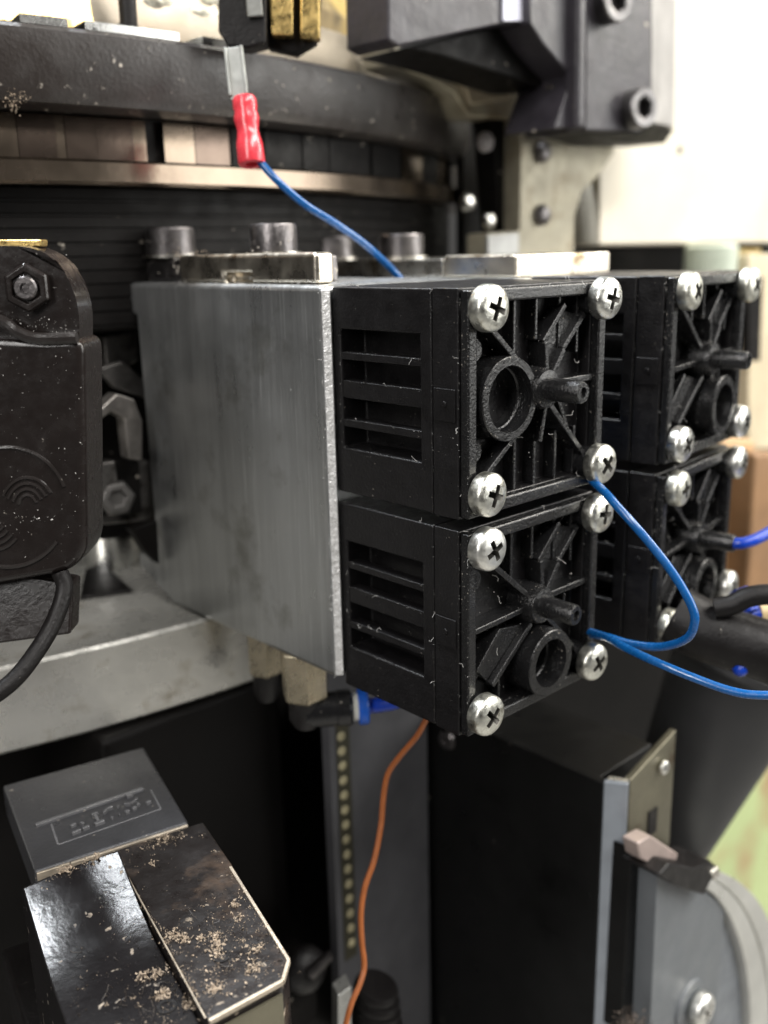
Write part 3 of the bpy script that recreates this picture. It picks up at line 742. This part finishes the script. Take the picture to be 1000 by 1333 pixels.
# ================================================================== PARTS IN THE GAP LEFT OF THE BLOCK
def on_plane(u, v, Y): return P(u, v, Y=Y)
gap = thing('hook_lever', 'grey metal hook lever in the dark gap beside the block', 'lever')
hk = [P(122, 540, Y=112), P(152, 512, Y=112), P(176, 520, Y=112), P(186, 548, Y=112), P(186, 600, Y=112), P(168, 598, Y=112), P(162, 545, Y=112), P(146, 536, Y=112), P(124, 552, Y=112)]
MB().prism(hk, (0, 5, 0)).build('hook', mat('worn_lever', (0.30, 0.28, 0.26), 0.4, 0.9, var=0.3), gap, 0.6)
MB().prism([P(128, 600, Y=118), P(182, 600, Y=118), P(186, 668, Y=118), P(128, 672, Y=118)], (0, 6, 0)).build('base', darkmetal, gap, 0.6)
q = P(150, 648, Y=117.9)
MB().lathe([(0, 0), (5.2, 0), (5.2, 2.2), (4.4, 3.2), (2.6, 3.4), (2.4, 2.2), (0, 2.2)], q, (-.25, -1, .15), 6).build('pivot_nut', mat('dull_knob', (0.12, 0.115, 0.11), 0.45, 0.7), gap, .3)
q = P(146, 732, Z=-86.9)
dr = thing('bright_roller', 'bright silver roller standing on the base ring beside the block', 'roller', (q.x, q.y, -86.9))
MB().lathe([(0, 0.1), (9.0, 0.1), (9.0, 10.5), (8.4, 11.3), (0, 11.3)], (0, 0, 0), (0, 0, 1), 36).build('drum', chrome, dr)
MB().lathe([(0, 11.3), (5.5, 11.3), (5.5, 15), (0, 15)], (0, 0, 0), (0, 0, 1), 24).build('hub', boltblack, dr)
cl = MB().prism([P(172, 690, Y=114), P(205, 678, Y=114), P(208, 735, Y=114), P(190, 718, Y=114)], (0, 4, 0))
tag(cl.build('dark_clip', darkmetal, None, 0.3), 'small black clip tucked against the block edge', 'clip')
lk = thing('link_stack', 'small stack of dull grey machine links in the gap', 'linkage')
dull = mat('dull_link_metal', (0.22, 0.21, 0.20), 0.38, 0.9, var=.4, vscale=120, stain=.4, staincol=(.03, .025, .02), stscale=120)
for poly, Y_, th in ((((136, 438), (178, 430), (180, 470), (140, 492)), 132, 4), (((128, 480), (160, 470), (196, 500), (196, 520), (150, 505)), 128, 3), (((128, 604), (150, 600), (156, 640), (130, 640)), 116, 4),
                     (((176, 604), (198, 600), (202, 662), (180, 664)), 122, 5), (((130, 660), (205, 652), (206, 676), (132, 684)), 124, 6)):
    MB().prism([P(u, v, Y=Y_) for u, v in poly], (0, th, 0)).build('link', dull, lk, .5)
# hole in base ring top, made as an added dark wedge
ds = MB().prism([P(104, 782, Z=-86.85), P(172, 772, Z=-86.85), P(136, 738, Z=-86.85), P(112, 745, Z=-86.85)], (0, 0, 1.2))
tag(ds.build('ring_hole_patch', rubber, None, 0.3), 'black wedge pad standing in for a hole in the base ring', 'patch')
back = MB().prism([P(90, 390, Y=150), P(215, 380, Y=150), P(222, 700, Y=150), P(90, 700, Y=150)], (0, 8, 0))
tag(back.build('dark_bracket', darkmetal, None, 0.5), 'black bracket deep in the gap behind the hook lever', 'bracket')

# ================================================================== LOWER LEFT FEEDER BOX
A_ = Vector((.976, -.216, 0)); B_ = Vector((.216, .976, 0))
fb = thing('feeder_box', 'black feeder box with embossed grey lid and lint crusted top', 'feeder', (-60, 30, -150), math.atan2(-.216, .976))
# local frame: x = along A, y = along B, z from box base (top face at z=37)
T = 37.0
def topz(x, y):
    """height of the box top: flat right shell, left shell ramps up towards the lid"""
    if x > -4.8: return T
    if y < -14: r_ = 0.0
    elif y < 4: r_ = 0.5*0.32*(y+14)**2/18.0
    else: r_ = 2.88 + 0.32*(y-4)
    if y > 15.5: r_ -= 1.6*(y-15.5)**2*0.5
    return T - 3.1 + max(r_, -20) - 0.004*(x+5)**2
lid = MB().prism([(-21, 22.2, T-8), (12.6, 22.2, T-8), (14.6, 62, T-8), (-20.4, 62, T-8)], (0, 0, 8.4)).build('lid', boxgrey, fb, 0.7)
em2 = MB()
em2.bar((-17.2, 39.2, T+.4), (8.0, 41.2, T+.4), 0.95, (0, 0, 1), 1.2)
for a, b, wd in (((-14, 38.4), (-14.5, 29.5), .5), ((9.6, 40.2), (9.0, 31.0), .5), ((-14.5, 29.3), (9.0, 30.8), .35)): em2.bar((*a, T+.38), (*b, T+.38), wd, (0, 0, 1), 0.3)
def stroke(*pts, r=0.5):
    for p, q in zip(pts[:-1], pts[1:]): em2.bar((p[0], p[1], T+.5), (q[0], q[1], T+.5), r+.15, (0, 0, 1), 1.3)
# worn raised lettering
stroke((-11, 31.3), (-9, 31.6)); stroke((-10.6, 34.2), (-9.4, 34.6)); stroke((-8.4, 34.4), (-7.9, 33.6)); stroke((-8.6, 31.8), (-7, 32.0))
stroke((-5.4, 36.2), (-4.0, 36.3)); stroke((-4.8, 36.2), (-4.8, 32.2)); stroke((-5.8, 32.1), (-3.6, 32.4), r=.7)
stroke((-2.8, 35.6), (-1.6, 36.8), (-0.4, 37.0)); stroke((0.6, 36.6), (0.8, 36.4), r=.7); stroke((-2, 32.6), (-1.6, 32.7)); stroke((-.1, 33), (.1, 33.0))
stroke((2.2, 36.6), (3.6, 36.0), (5.0, 36.8), (5.4, 37.4)); stroke((1.4, 33.1), (2.4, 33.4), r=.7); stroke((3.2, 33.6), (4.2, 34.0), r=.7); stroke((4.9, 34.4), (5.0, 35.4)); stroke((6.6, 34.2), (7.8, 34.6), r=.6); stroke((3.6, 39.6), (5.2, 39.9), r=.6)
em2.build('embossed_lettering', mat('feeder_emboss', (0.11, 0.11, 0.115), 0.22, spec=.8, var=.2, dust=.5), lid, 0.1)
MB().box(-20.6, -13.8, 21.6, 22.15, T-2, T+.1).build('lid_edge', wornedge, fb, 0.1)
MB().box(-13.6, 12.2, 21.5, 22.15, T-1, T+.05).build('lid_edge', wornedge, fb, 0.1)
# left half, convex glossy top
bl = MB()
gx = [-24.4 + i*(19.5/12) for i in range(13)]
gy = [-42 + i*1.25 for i in range(48)] + [18.0, 18.6]
rows_ = [[bl.bm.verts.new((x, y, topz(x, y))) for x in gx] for y in gy]
for r0, r1_ in zip(rows_[:-1], rows_[1:]):
    for k in range(12): bl.bm.faces.new((r0[k], r0[k+1], r1_[k+1], r1_[k]))
bnd = [rows_[0][k] for k in range(13)] + [r[12] for r in rows_[1:]] + [rows_[-1][k] for k in range(11, -1, -1)] + [r[0] for r in rows_[-2:0:-1]]
low = [bl.bm.verts.new((v.co.x, v.co.y, T-40)) for v in bnd]
nb_ = len(bnd)
for k in range(nb_): bl.bm.faces.new((bnd[k], bnd[(k+1) % nb_], low[(k+1) % nb_], low[k]))
bl.bm.faces.new(low)
bl.build('left_shell', boxblack, fb, 0.35, 2)
br = MB().prism([(-4.6, -35.2, T-44), (9.8, -33.4, T-44), (12.9, -29.4, T-44), (14.4, 2.2, T-44), (15.2, 2.6, T-44), (15.6, 21.2, T-44), (-4.6, 21.2, T-44)], (0, 0, 44))
br.build('right_shell', boxdirty, fb, 0.5, 2)
we = MB()
loop = [(-4.5, -35.3), (9.9, -33.5), (13.0, -29.4), (14.5, 2.2)]
for p, q in zip(loop[:-1], loop[1:]):
    we.bar((p[0], p[1], T-.3), (q[0], q[1], T-.3), 0.7, (0, 0, 1), 1.0)
we.bar((-4.75, -34.5, T+.02), (-4.75, 21, T+.02), 0.35, (0, 0, 1), 0.3)
we.build('worn_or_lit_edge', wornedge, fb, 0.15)
MB().prism([(-3, -35.4, T-44), (9.4, -33.9, T-44), (9.4, -33.9, T-2), (-3, -35.4, T-2)], (0, -0.5, 0)).build('front_plate', olive, fb)
for hx, hy in ((-8.6, -25.0), (3.0, -22.0)):
    MB().lathe([(1.1, 0.02), (1.7, 0.02), (1.7, 0.25), (1.1, 0.25), (1.0, -1.5), (0, -1.5)], (hx, hy, topz(hx, hy)-.05), (0, 0, 1), 16).build('hole_rim', rubber, fb)
mb = MB()
def lintpatch(cx, cy, n, sx, sy, big=.3, flatz=0.15):
    for _ in range(n):
        x, y = rnd.gauss(cx, sx), rnd.gauss(cy, sy)
        if not (-22 < x < 13.4 and -34 < y < 20.8): continue
        clump(mb, (x, y, topz(x, y) + flatz), rnd.choice((1, 1, 2, 4)), 0.3, rnd.choice((.08, .12, .2, big)), Vector((0, 0, 1)))
lintpatch(5, -24, 420, 6, 6.5); lintpatch(8, -12, 90, 4, 4); lintpatch(-9, -27, 150, 4, 5, .35)
lintpatch(-13, 15.5, 110, 5, .8, .3); lintpatch(6, 19, 150, 4, 1.4, .3); lintpatch(-3, 8, 25, 8, 6, .2)
lintpatch(13.6, -10, 120, .5, 11, .3); lintpatch(-4.7, -15, 110, .4, 12, .25); lintpatch(-15, -10, 60, 5, 10, .15, .05)
for cx, cy, n, sp in ((-2.5, -12, 45, .9), (-1.2, -14, 30, .7), (1.5, -15.5, 18, .5), (3.5, -19, 34, .7), (4.2, -16.5, 20, .6), (2.6, -21, 20, .6), (-9.6, -15.5, 30, .8), (-7.4, -16.6, 30, .8), (-8.2, -22, 36, .7), (9.5, -14, 20, .6), (10.5, -10, 22, .5), (9, -24, 24, .6), (6.5, -28, 34, .9), (-1, -29, 34, .8), (-5, -27, 24, .7), (-16, 15.5, 36, .9), (-10, 15.5, 24, .9), (6, 19.5, 30, .8), (1, 12, 8, .5)):
    clump(mb, (cx, cy, topz(cx, cy)+.25), n*2, sp, .42, Vector((0, 0, 1)))
o = mb.build('lint_crust', lintmat, fb); o['kind'] = 'stuff'
mb = MB()
for _ in range(260):
    x, y = rnd.uniform(-22, 13), rnd.gauss(-20, 12)
    if -33 < y < 14: clump(mb, (x, y, topz(x, y)+.1), rnd.choice((1, 2, 5)), .35, rnd.choice((.12, .2, .32)), Vector((0, 0, 1)))
for _ in range(40):
    x, y = rnd.uniform(-20, 12), rnd.gauss(-20, 8)
    if -33 < y < 14: fibre(mb, (x, y, topz(x, y)+.3), rnd.uniform(2, 5), .06)
o = mb.build('oily_crumbs', mat('oily_crumb', (0.03, 0.022, 0.016), 0.4, var=.5, vscale=600), fb); o['kind'] = 'stuff'
MB().box(-26, 16, -40, 62, T-64, T-44.2).build('lower_shell', rubber, fb, 1)

# ================================================================== PERFORATED STRIP, ENCLOSURE
st = thing('perforated_strip', 'dark grey upright metal strip with a row of brass dots', 'strip', (40, 75, -300))
MB().box(-20, 20.5, 0, 4, 0, 205).build('strip', stripgrey, st, 0.4)
for i in range(15):
    q = P(443 + i*1.0, 958 + i*19.2, Y=75)
    MB().lathe([(0, 0), (1.45, 0), (1.3, 0.25), (0.7, 0.3), (0.6, 0.02), (0, 0.02)], (q.x-40, -0.37, q.z+300), (0, -1, 0), 14).build('dot', holepaint, st)
MB().box(-17.6, -12.8, -0.35, 0, 96, 186).build('dot_backing', mat('dark_olive_tape', (0.035, 0.032, 0.018), 0.5), st)
en = thing('black_enclosure', 'tall black sheet metal enclosure with a bright folded edge', 'enclosure', (62, 9, -300))
MB().box(0, 3, 0.6, 72, 0, 169).build('side_panel', encblack, en, 0.4)
MB().prism([(0.2, 0.4, 0), (3.8, -5, 0), (5.2, -4.2, 0), (1.6, 1.2, 0)], (0, 0, 169.6)).build('folded_edge', edgesteel, en, 0.3)
MB().prism([(5.3, -4.6, 92), (5.3, -4.6, 170), (28.2, -4.6, 176.5), (28.6, -4.6, 92)], (0, 2.0, 0)).build('front_sheet', olive, en, 0.3)
MB().box(5.3, 28, -4.4, -2, 0, 91.8).build('front_panel', encblack, en, 0.3)
MB().box(3.2, 28, -1.9, 72, 0, 158).build('inner_box', encblack, en, 0.5)
MB().prism([(1.6, 0.6, 168.9), (4.0, -4.2, 169.2), (4.0, -4.6, 170), (1.4, 0.2, 170)], (1.6, 0.6, 0)).build('bright_corner', chrome, en)
q = P(862, 998, Y=4)
linked('rivet', SMALLSCREW, en, (q.x-62, q.y-9-4.7+4.4, q.z+300), (0, .4, 0)).scale = (.55, .55, .55)
q = P(583, 963, X=61.5)
mb = MB().lathe([(0, 0), (3.2, 0), (2.8, 1.2), (1.4, 1.3), (1.2, .6), (0, .6)], (q.x-62, q.y-9, q.z+300), (-1, 0, 0), 18)
mb.build('stud', boltblack, en)
# slotted clip in front sheet
q = P(850, 1072, Y=4)
MB().box(q.x-62-2.2, q.x-62+2.2, -5.0, -4.5, q.z+300-3.5, q.z+300+4.5).build('slot', rubber, en)
tag(MB().box(66, 94, 14, 170, -300, -133).build('cabinet', encblack, None, 0.6), 'black cabinet top behind the sheet metal enclosure', 'cabinet')
gq = [P(u, v, Y=160) for u, v in ((880, 930), (1100, 930), (1100, 1400), (880, 1400))]
tag(MB().prism(gq, (0, 20, 0)).build('green_panel', greenfloor, None, 2), 'pale green painted panel beyond the dark funnel', 'panel')
tag(MB().prism([P(u, v, Y=140) for u, v in ((590, 780), (1060, 780), (1040, 930), (930, 1050), (880, 1120), (590, 1120))], (0, 8, 0)).build('dark_backing', darkback, None, 1), 'dark backing sheet behind the enclosure and funnel', 'sheet')
# dark machine column filling behind the strip
tag(MB().box(-40, 18, 95, 150, -560, -111.2).build('column', darkback, None, 2), 'black machine column left of the perforated strip', 'column')

# ribbed gland at the bottom edge
q = P(488, 1318, Y=52)
gl = thing('cable_gland', 'black ribbed cable gland where the orange wire ends', 'gland', (q.x, q.y, q.z-24))
for i in range(5):
    MB().lathe([(0, 0), (7.5-i*.35, 0), (8-i*.35, .8), (8-i*.35, 2.6), (7.5-i*.35, 3.4), (0, 3.4)], (0, 0, 16+i*3.6), (0.25, -0.2, 1), 26).build('rib', rubber, gl)
MB().cyl((0, 0, 0), (0, 0, 18), 8.6, 7.2, 26).build('base', rubber, gl)
sb_ = MB().prism([P(440, 1297, Y=50), P(458, 1284, Y=50), P(458, 1400, Y=50), P(440, 1400, Y=50)], (2, 5, 0))
tag(sb_.build('small_bracket', mat('pale_bracket', (0.42, 0.42, 0.4), 0.35, 0.7), None, 0.3), 'small pale bracket beside the ribbed cable gland', 'bracket')
q = P(398, 1262, Y=80)
kn = thing('latch_knob', 'oily black latch knob beside the feeder box corner', 'knob', tuple(q))
MB().sphere((0, 0, 0), 7, 1, .8, 1.1, 9).build('head', plastic_clean, kn)
MB().box(-6, 6, 2, 14, -24, 2).build('base', darkmetal, kn, 1)
MB().cyl((-2, -5, 3), (3, -9, 9), 2.2, 1.4, 12).build('lever', boltblack, kn)
# ================================================================== LOWER RIGHT
gp = thing('grey_plate', 'grey blue guard plate with rounded bright rim and a cross screw', 'plate', (100, -5, -260))
def lg(u, v, Y=-5): q = P(u, v, Y=Y); return Vector((q.x-100, q.y+5, q.z+260))
def gpoly(pts, rads, Y): return [lg(p.x, p.y, Y) for p in rounded([(x, y, 0) for x, y in pts], rads)]
MB().prism(gpoly([(856, 1136), (905, 1150), (944, 1180), (930, 1345), (846, 1345)], [4, 10, 12, 0, 0], -5), (0, 6, 0)).build('panel', greypaint, gp, 0.6)
inner = [(903, 1151), (928, 1164), (946, 1186), (960, 1216), (970, 1252), (976, 1295), (978, 1350)]
mid = [(914, 1140), (942, 1154), (966, 1180), (983, 1214), (994, 1252), (1001, 1295), (1004, 1350)]
outer = [(926, 1132), (957, 1144), (986, 1170), (1006, 1206), (1020, 1248), (1028, 1295), (1031, 1350)]
def smooth2(c, n=5):
    out = []
    for i in range(len(c)-1):
        p0, p1, p2, p3 = (Vector((*c[max(0, min(len(c)-1, k))], 0)) for k in (i-1, i, i+1, i+2))
        for k in range(n):
            t = k/n
            out.append(0.5*((2*p1) + (p2-p0)*t + (2*p0-5*p1+4*p2-p3)*t*t + (3*p1-p0-3*p2+p3)*t**3))
    out.append(Vector((*c[-1], 0))); return out
I_, M_, O_ = smooth2(inner), smooth2(mid), smooth2(outer)
band = mat('pale_cover_metal', (0.56, 0.56, 0.53), 0.36, 0.6, var=0.12, vscale=40, bump=.15)
MB().prism([lg(p.x, p.y, -6) for p in I_] + [lg(p.x, p.y, -6) for p in M_[::-1]], (0, 12, 0)).build('inner_rim', band, gp, 0.9, 3)
MB().prism([lg(p.x+1.5, p.y, -4) for p in M_] + [lg(p.x, p.y, -4) for p in O_[::-1]], (0, 14, 0)).build('outer_rim', band, gp, 0.9, 3)
MB().prism([lg(936, 1196, -3), lg(948, 1190, -3), lg(962, 1222, -3), lg(971, 1258, -3), lg(976, 1300, -3), lg(977, 1350, -3), lg(926, 1350, -3)], (0, 5, 0)).build('side_band', mat('blue_grey_band', (0.17, 0.185, 0.205), 0.38, .2), gp, 0.5)
q = lg(905, 1308, -6)
linked('screw', SCREW, gp, tuple(q + Vector((0, -.5, 0))), (0, .6, 0)).scale = (1.15, 1.15, 1.15)
MB().lathe([(0, 0), (8.0, 0), (7.6, .9), (0, .9)], q + Vector((-2, 1.1, 1)), (0, -1, 0), 28).build('washer', greypaint, gp)
cp = thing('rubber_clip', 'black rubber clip pinching the top of the grey guard plate', 'clip', (100, -8, -160))
def lc(u, v, Y): q = P(u, v, Y=Y); return Vector((q.x-100, q.y+8, q.z+160))
MB().prism([lc(858, 1140, -9), (lc(872, 1124, -9)), lc(905, 1130, -9), lc(928, 1122, -9), lc(938, 1134, -9), lc(925, 1150, -9), lc(918, 1166, -9), lc(880, 1154, -9)], (0, 12, 0)).build('jaw', rubber, cp, 0.8)
MB().prism([lc(830, 1098, -4), lc(848, 1088, -4), lc(884, 1112, -4), lc(880, 1124, -4), lc(868, 1138, -4), lc(834, 1118, -4)], (0, 5, 0)).build('tongue', pinkgrey, cp, 0.6)
MB().prism([lc(926, 1136, -9.6), lc(936, 1128, -9.6), lc(939, 1138, -9.6), lc(930, 1146, -9.6)], (0, 2, 0)).build('pin', machined, cp, 0.3)
fl = MB().prism([P(822, 1105, Y=1), P(852, 1105, Y=1), P(846, 1345, Y=1), P(808, 1345, Y=1)], (0, 6, 0))
tag(fl.build('dark_upright', encblack, None, .4), 'black upright bar between enclosure and grey guard plate', 'upright')
rg = MB()
for i in range(16): clump(rg, P(812+rnd.uniform(-8, 30), 1330+rnd.uniform(-8, 14), Y=-10), 30, 1.3, .45)
tag(rg.build('oily_rag', mat('oily_debris', (0.06, 0.045, 0.035), 0.8, var=.8, vscale=120, bump=.8, bscale=300)), 'dark oily lint bundle at the foot of the upright', 'lint', kind='stuff')

# funnel, hose, cable behind
f0, f1 = P(975, 850, D=335), P(838, 1150, D=350)
fn = thing('dust_funnel', 'large dark grey conical funnel behind the enclosure', 'funnel')
MB().lathe([(0, 0), (13, 0), (24, 84), (25, 90), (22, 90), (0, 86)], f1, f0-f1, 48).build('cone', funnelgrey, fn)
MB().lathe([(25.1, 0), (26.5, 1), (26.5, 4), (25.1, 5)], f1 + (f0-f1).normalized()*86, f0-f1, 48).build('rim', funnelgrey, fn)
hs = [P(880, 800, D=245), P(920, 822, D=242), P(960, 835, D=240), P(1010, 852, D=238), P(1080, 880, D=236)]
ho = thing('black_hose', 'thick black hose crossing under the far valves', 'hose'); MB().tube(hs, 7.6, 20, 6).build('hose', rubber, ho)
cb2 = [P(930, 792, D=236), P(952, 788, D=235), P(975, 777, D=234), P(1010, 774, D=233), P(1070, 780, D=232)]
tag(MB().tube(cb2, 2.6, 14, 6).build('black_cable', rubber), 'thin black cable above the thick black hose', 'cable')
pc = thing('blue_plug', 'blue and cream plug between the black cable and hose', 'plug')
MB().tube([P(962, 768, D=252), P(976, 797, D=250)], 2.6, 16, 1).build('blue_end', bluetube, pc)
MB().tube([P(976, 803, D=252), P(987, 799, D=252)], 3.0, 16, 1).build('blue_collar', bluetube, pc)
MB().tube([P(987, 799, D=252), P(1040, 794, D=252)], 3.2, 16, 1).build('cream_body', mat('cream_plug', (.72, .55, .30), .4), pc)
q = P(964, 871, D=236)
MB().sphere(q, 1.9, 1, 1, 1, 8).build('blue_cap', bluetube, ho)
# amber casing and bright bits right of the far valves
ac = thing('amber_casing', 'blurred amber brown casing to the right of the far valves', 'casing')
def pslab(poly, Y, thick, dx=0): return [P(u, v, Y=Y) for u, v in poly], Vector((dx, thick, 0))
a_, b_ = pslab([(942, 572), (985, 572), (982, 770), (930, 770)], 60, 30)
MB().prism(a_, b_).build('panel', wood, ac, 2)
a_, b_ = pslab([(984, 590), (1030, 590), (1030, 790), (972, 790)], 50, 30)
MB().prism(a_, b_).build('panel', mat('brown_side', (.28, .16, .08), .5, var=.3, vscale=30), ac, 2)
fr = thing('far_cream_panel', 'blurred cream panel beyond the far valves', 'panel')
cream_far = mat('far_cream', (0.66, 0.57, 0.40), 0.45, var=.2, vscale=20)
a_, b_ = pslab([(975, 330), (1080, 330), (1080, 585), (975, 585)], 95, 10)
MB().prism(a_, b_).build('panel', cream_far, fr, 1)
a_, b_ = pslab([(975, 360), (994, 360), (990, 470), (975, 470)], 90, 4)
MB().prism(a_, b_).build('dark_edge', darkmetal, fr, .5)

# ================================================================== UPPER RIGHT
wf = thing('machine_frame', 'cream white painted machine frame block at the upper right', 'frame', (250, 120, 11))
def lw(u, v, Y): q = P(u, v, Y=Y); return Vector((q.x-250, q.y-120, q.z-11))
MB().prism([lw(780, 320, 120), lw(780, 178, 120), lw(812, 160, 120), lw(870, -60, 120), lw(1120, -60, 120), lw(1120, 314, 120), lw(1000, 317, 120)], (30, 70, 0)).build('block', white, wf, 1.5)
q = P(885, 195, Y=119.5)
MB().lathe([(0, 0), (1.6, 0), (1.2, .8), (0, .8)], lw(885, 195, 120), (0, -1, 0), 12).build('pin', boltblack, wf)
kb = thing('pale_knob', 'pale green round knob below the cream frame block', 'knob', tuple(P(925, 345, Y=110)))
MB().lathe([(0, -6), (11, -6), (12, -5), (12, 8), (10, 9.5), (0, 9.5)], (0, 0, 0), (0, 0, 1), 30).build('body', palegreen, kb)
MB().lathe([(0, 0), (5, 0), (5, 10), (0, 10)], (17, -10, -3), (0, 0, 1), 20).build('stem', cream, kb)
bk = thing('beige_bracket', 'oily beige bracket plate with two round head screws', 'bracket', (170, 118, 8))
def lb(u, v, Y): q = P(u, v, Y=Y); return Vector((q.x-170, q.y-118, q.z-8))
MB().prism([lb(679, 150, 118), lb(800, 150, 118), lb(800, 200, 118), lb(776, 233, 118), lb(758, 250, 118), lb(749, 280, 118), lb(747, 337, 118), lb(634, 337, 118), lb(634, 304, 118), lb(677, 300, 118)], (0, 10, 0)).build('plate', beige, bk, 0.6)
for u, v in ((704, 198), (704, 280)):
    MB().lathe([(0, 0), (4.0, 0), (3.9, 1.5), (2.6, 3.0), (0, 3.6)], lb(u, v, 117.8), (0, -1, 0), 20).build('screw', boltblack, bk)
MB().prism([lb(636, 306, 116), lb(676, 303, 116), lb(676, 337, 116), lb(636, 337, 116)], (0, 1.6, 0)).build('foot', mat('grey_foot', (.35, .35, .34), .4, .6), bk, .3)
# dark recess behind bracket
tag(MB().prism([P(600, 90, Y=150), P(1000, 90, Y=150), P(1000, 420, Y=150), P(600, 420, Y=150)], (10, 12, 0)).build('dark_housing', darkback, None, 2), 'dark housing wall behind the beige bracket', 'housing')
tag(MB().prism([P(640, 150, Y=126), P(682, 150, Y=126), P(682, 305, Y=126), P(652, 305, Y=126)], (0, 10, 0)).build('dark_post', darkmetal, None, .6), 'black post left of the beige bracket', 'post')
ptch = MB()
for u, v, r in ((607, 262, 3.2), (637, 287, 3), (556, 302, 3.5), (570, 318, 3)):
    pass
for i, (u, v, s, mt, lab) in enumerate(((607, 263, 3.4, machined, 'small bright pin head in the dark beside the ring end'), (635, 288, 3.0, machined, 'small round bright pin by the bracket foot'), (630, 185, 3.6, mat('dull_lilac', (.3, .28, .28), .5), 'dull pointed catch beside the dark post'))):
    q = P(u, v, Y=124); t = MB()
    t.lathe([(0, 0), (s, 0), (s*.9, s*.6), (0, s)], q, (0, -1, 0.0), 16)
    tag(t.build('pin', mt), lab, 'pin')
# tan casting underside above
tn = thing('tan_arm', 'tan oily cast arm beneath the black casting', 'arm')
o_ = P(600, 110, Y=122)
MB().prism([P(u, v, Y=122) for u, v in ((505, 58), (560, 70), (640, 90), (715, 98), (722, 150), (680, 155), (612, 152), (590, 120), (560, 104), (510, 84))], (0, 14, 0)).build('arm', beige, tn, 1.0)
MB().prism([P(u, v, Y=119) for u, v in ((598, 92), (660, 98), (668, 128), (615, 136))], (0, 3, 0)).build('boss', mat('tan_boss', (.42, .36, .26), .5, .2), tn, .8)
# black casting
ct = thing('black_casting', 'black purple cast tool block with two socket bolts', 'casting', (170, 80, 50))
def lcst(u, v, Y): q = P(u, v, Y=Y); return Vector((q.x-170, q.y-80, q.z-50))
MB().prism([lcst(505, -60, 88), lcst(700, -60, 88), lcst(700, 30, 88), lcst(655, 31, 88), lcst(585, 46, 88), lcst(520, 60, 88), lcst(506, 52, 88)], (0, 18, 0)).build('nose', casting, ct, 0.8)
MB().prism([lcst(528, 62, 96), lcst(650, 32, 96), lcst(690, 30, 96), lcst(742, 98, 96), lcst(738, 112, 96), lcst(700, 112, 96), lcst(640, 92, 96), lcst(580, 74, 96)], (0, 22, 0)).build('undercut', darkmetal, ct, 0.8)
MB().prism([lcst(688, -60, 84), lcst(756, -60, 84), lcst(754, 165, 84), lcst(722, 168, 84), lcst(745, 100, 84), lcst(708, 58, 84), lcst(690, 30, 84)], (0, 22, 0)).build('web', casting, ct, 0.8)
MB().prism([lcst(754, -60, 80), lcst(766, -60, 80), lcst(764, 168, 80), lcst(752, 168, 80)], (0, 6, 0)).build('bead', casting, ct, 1.6, 3)
MB().prism([lcst(764, -60, 82), lcst(848, -60, 82), lcst(848, 160, 82), lcst(832, 172, 82), lcst(762, 170, 82)], (0, 26, 0)).build('plate', casting, ct, 0.8)
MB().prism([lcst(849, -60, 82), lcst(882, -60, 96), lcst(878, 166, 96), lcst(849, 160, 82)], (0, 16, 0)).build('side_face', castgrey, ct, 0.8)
MB().prism([lcst(762, 171, 83), lcst(832, 173, 83), lcst(848, 162, 83), lcst(878, 168, 97), lcst(866, 186, 97), lcst(800, 184, 90)], (0, 18, 0)).build('chamfer', darkmetal, ct, 0.5)
for u, v in ((787, 5), (822, 143)):
    hex_cap_head(MB(), lcst(u, v, 82), (-.15, -1, 0), 6.6, 6.2, ref=(0, 0, 1)).build('bolt', mat('steel_cap_bolt', (.16, .155, .155), .4, 1.0, var=.25, vscale=200), ct)
MB().prism([lcst(656, -60, 87), lcst(692, -60, 87), lcst(692, 27, 87), lcst(656, 27, 87)], (0, 0.8, 0)).build('pale_patch', lavender, ct, .2)  # thin pale lavender rectangle at the nose
MB().cyl(lcst(738, 120, 92), lcst(716, 122, 92), 2.6, 2.6, 14).build('pin', machined, ct)
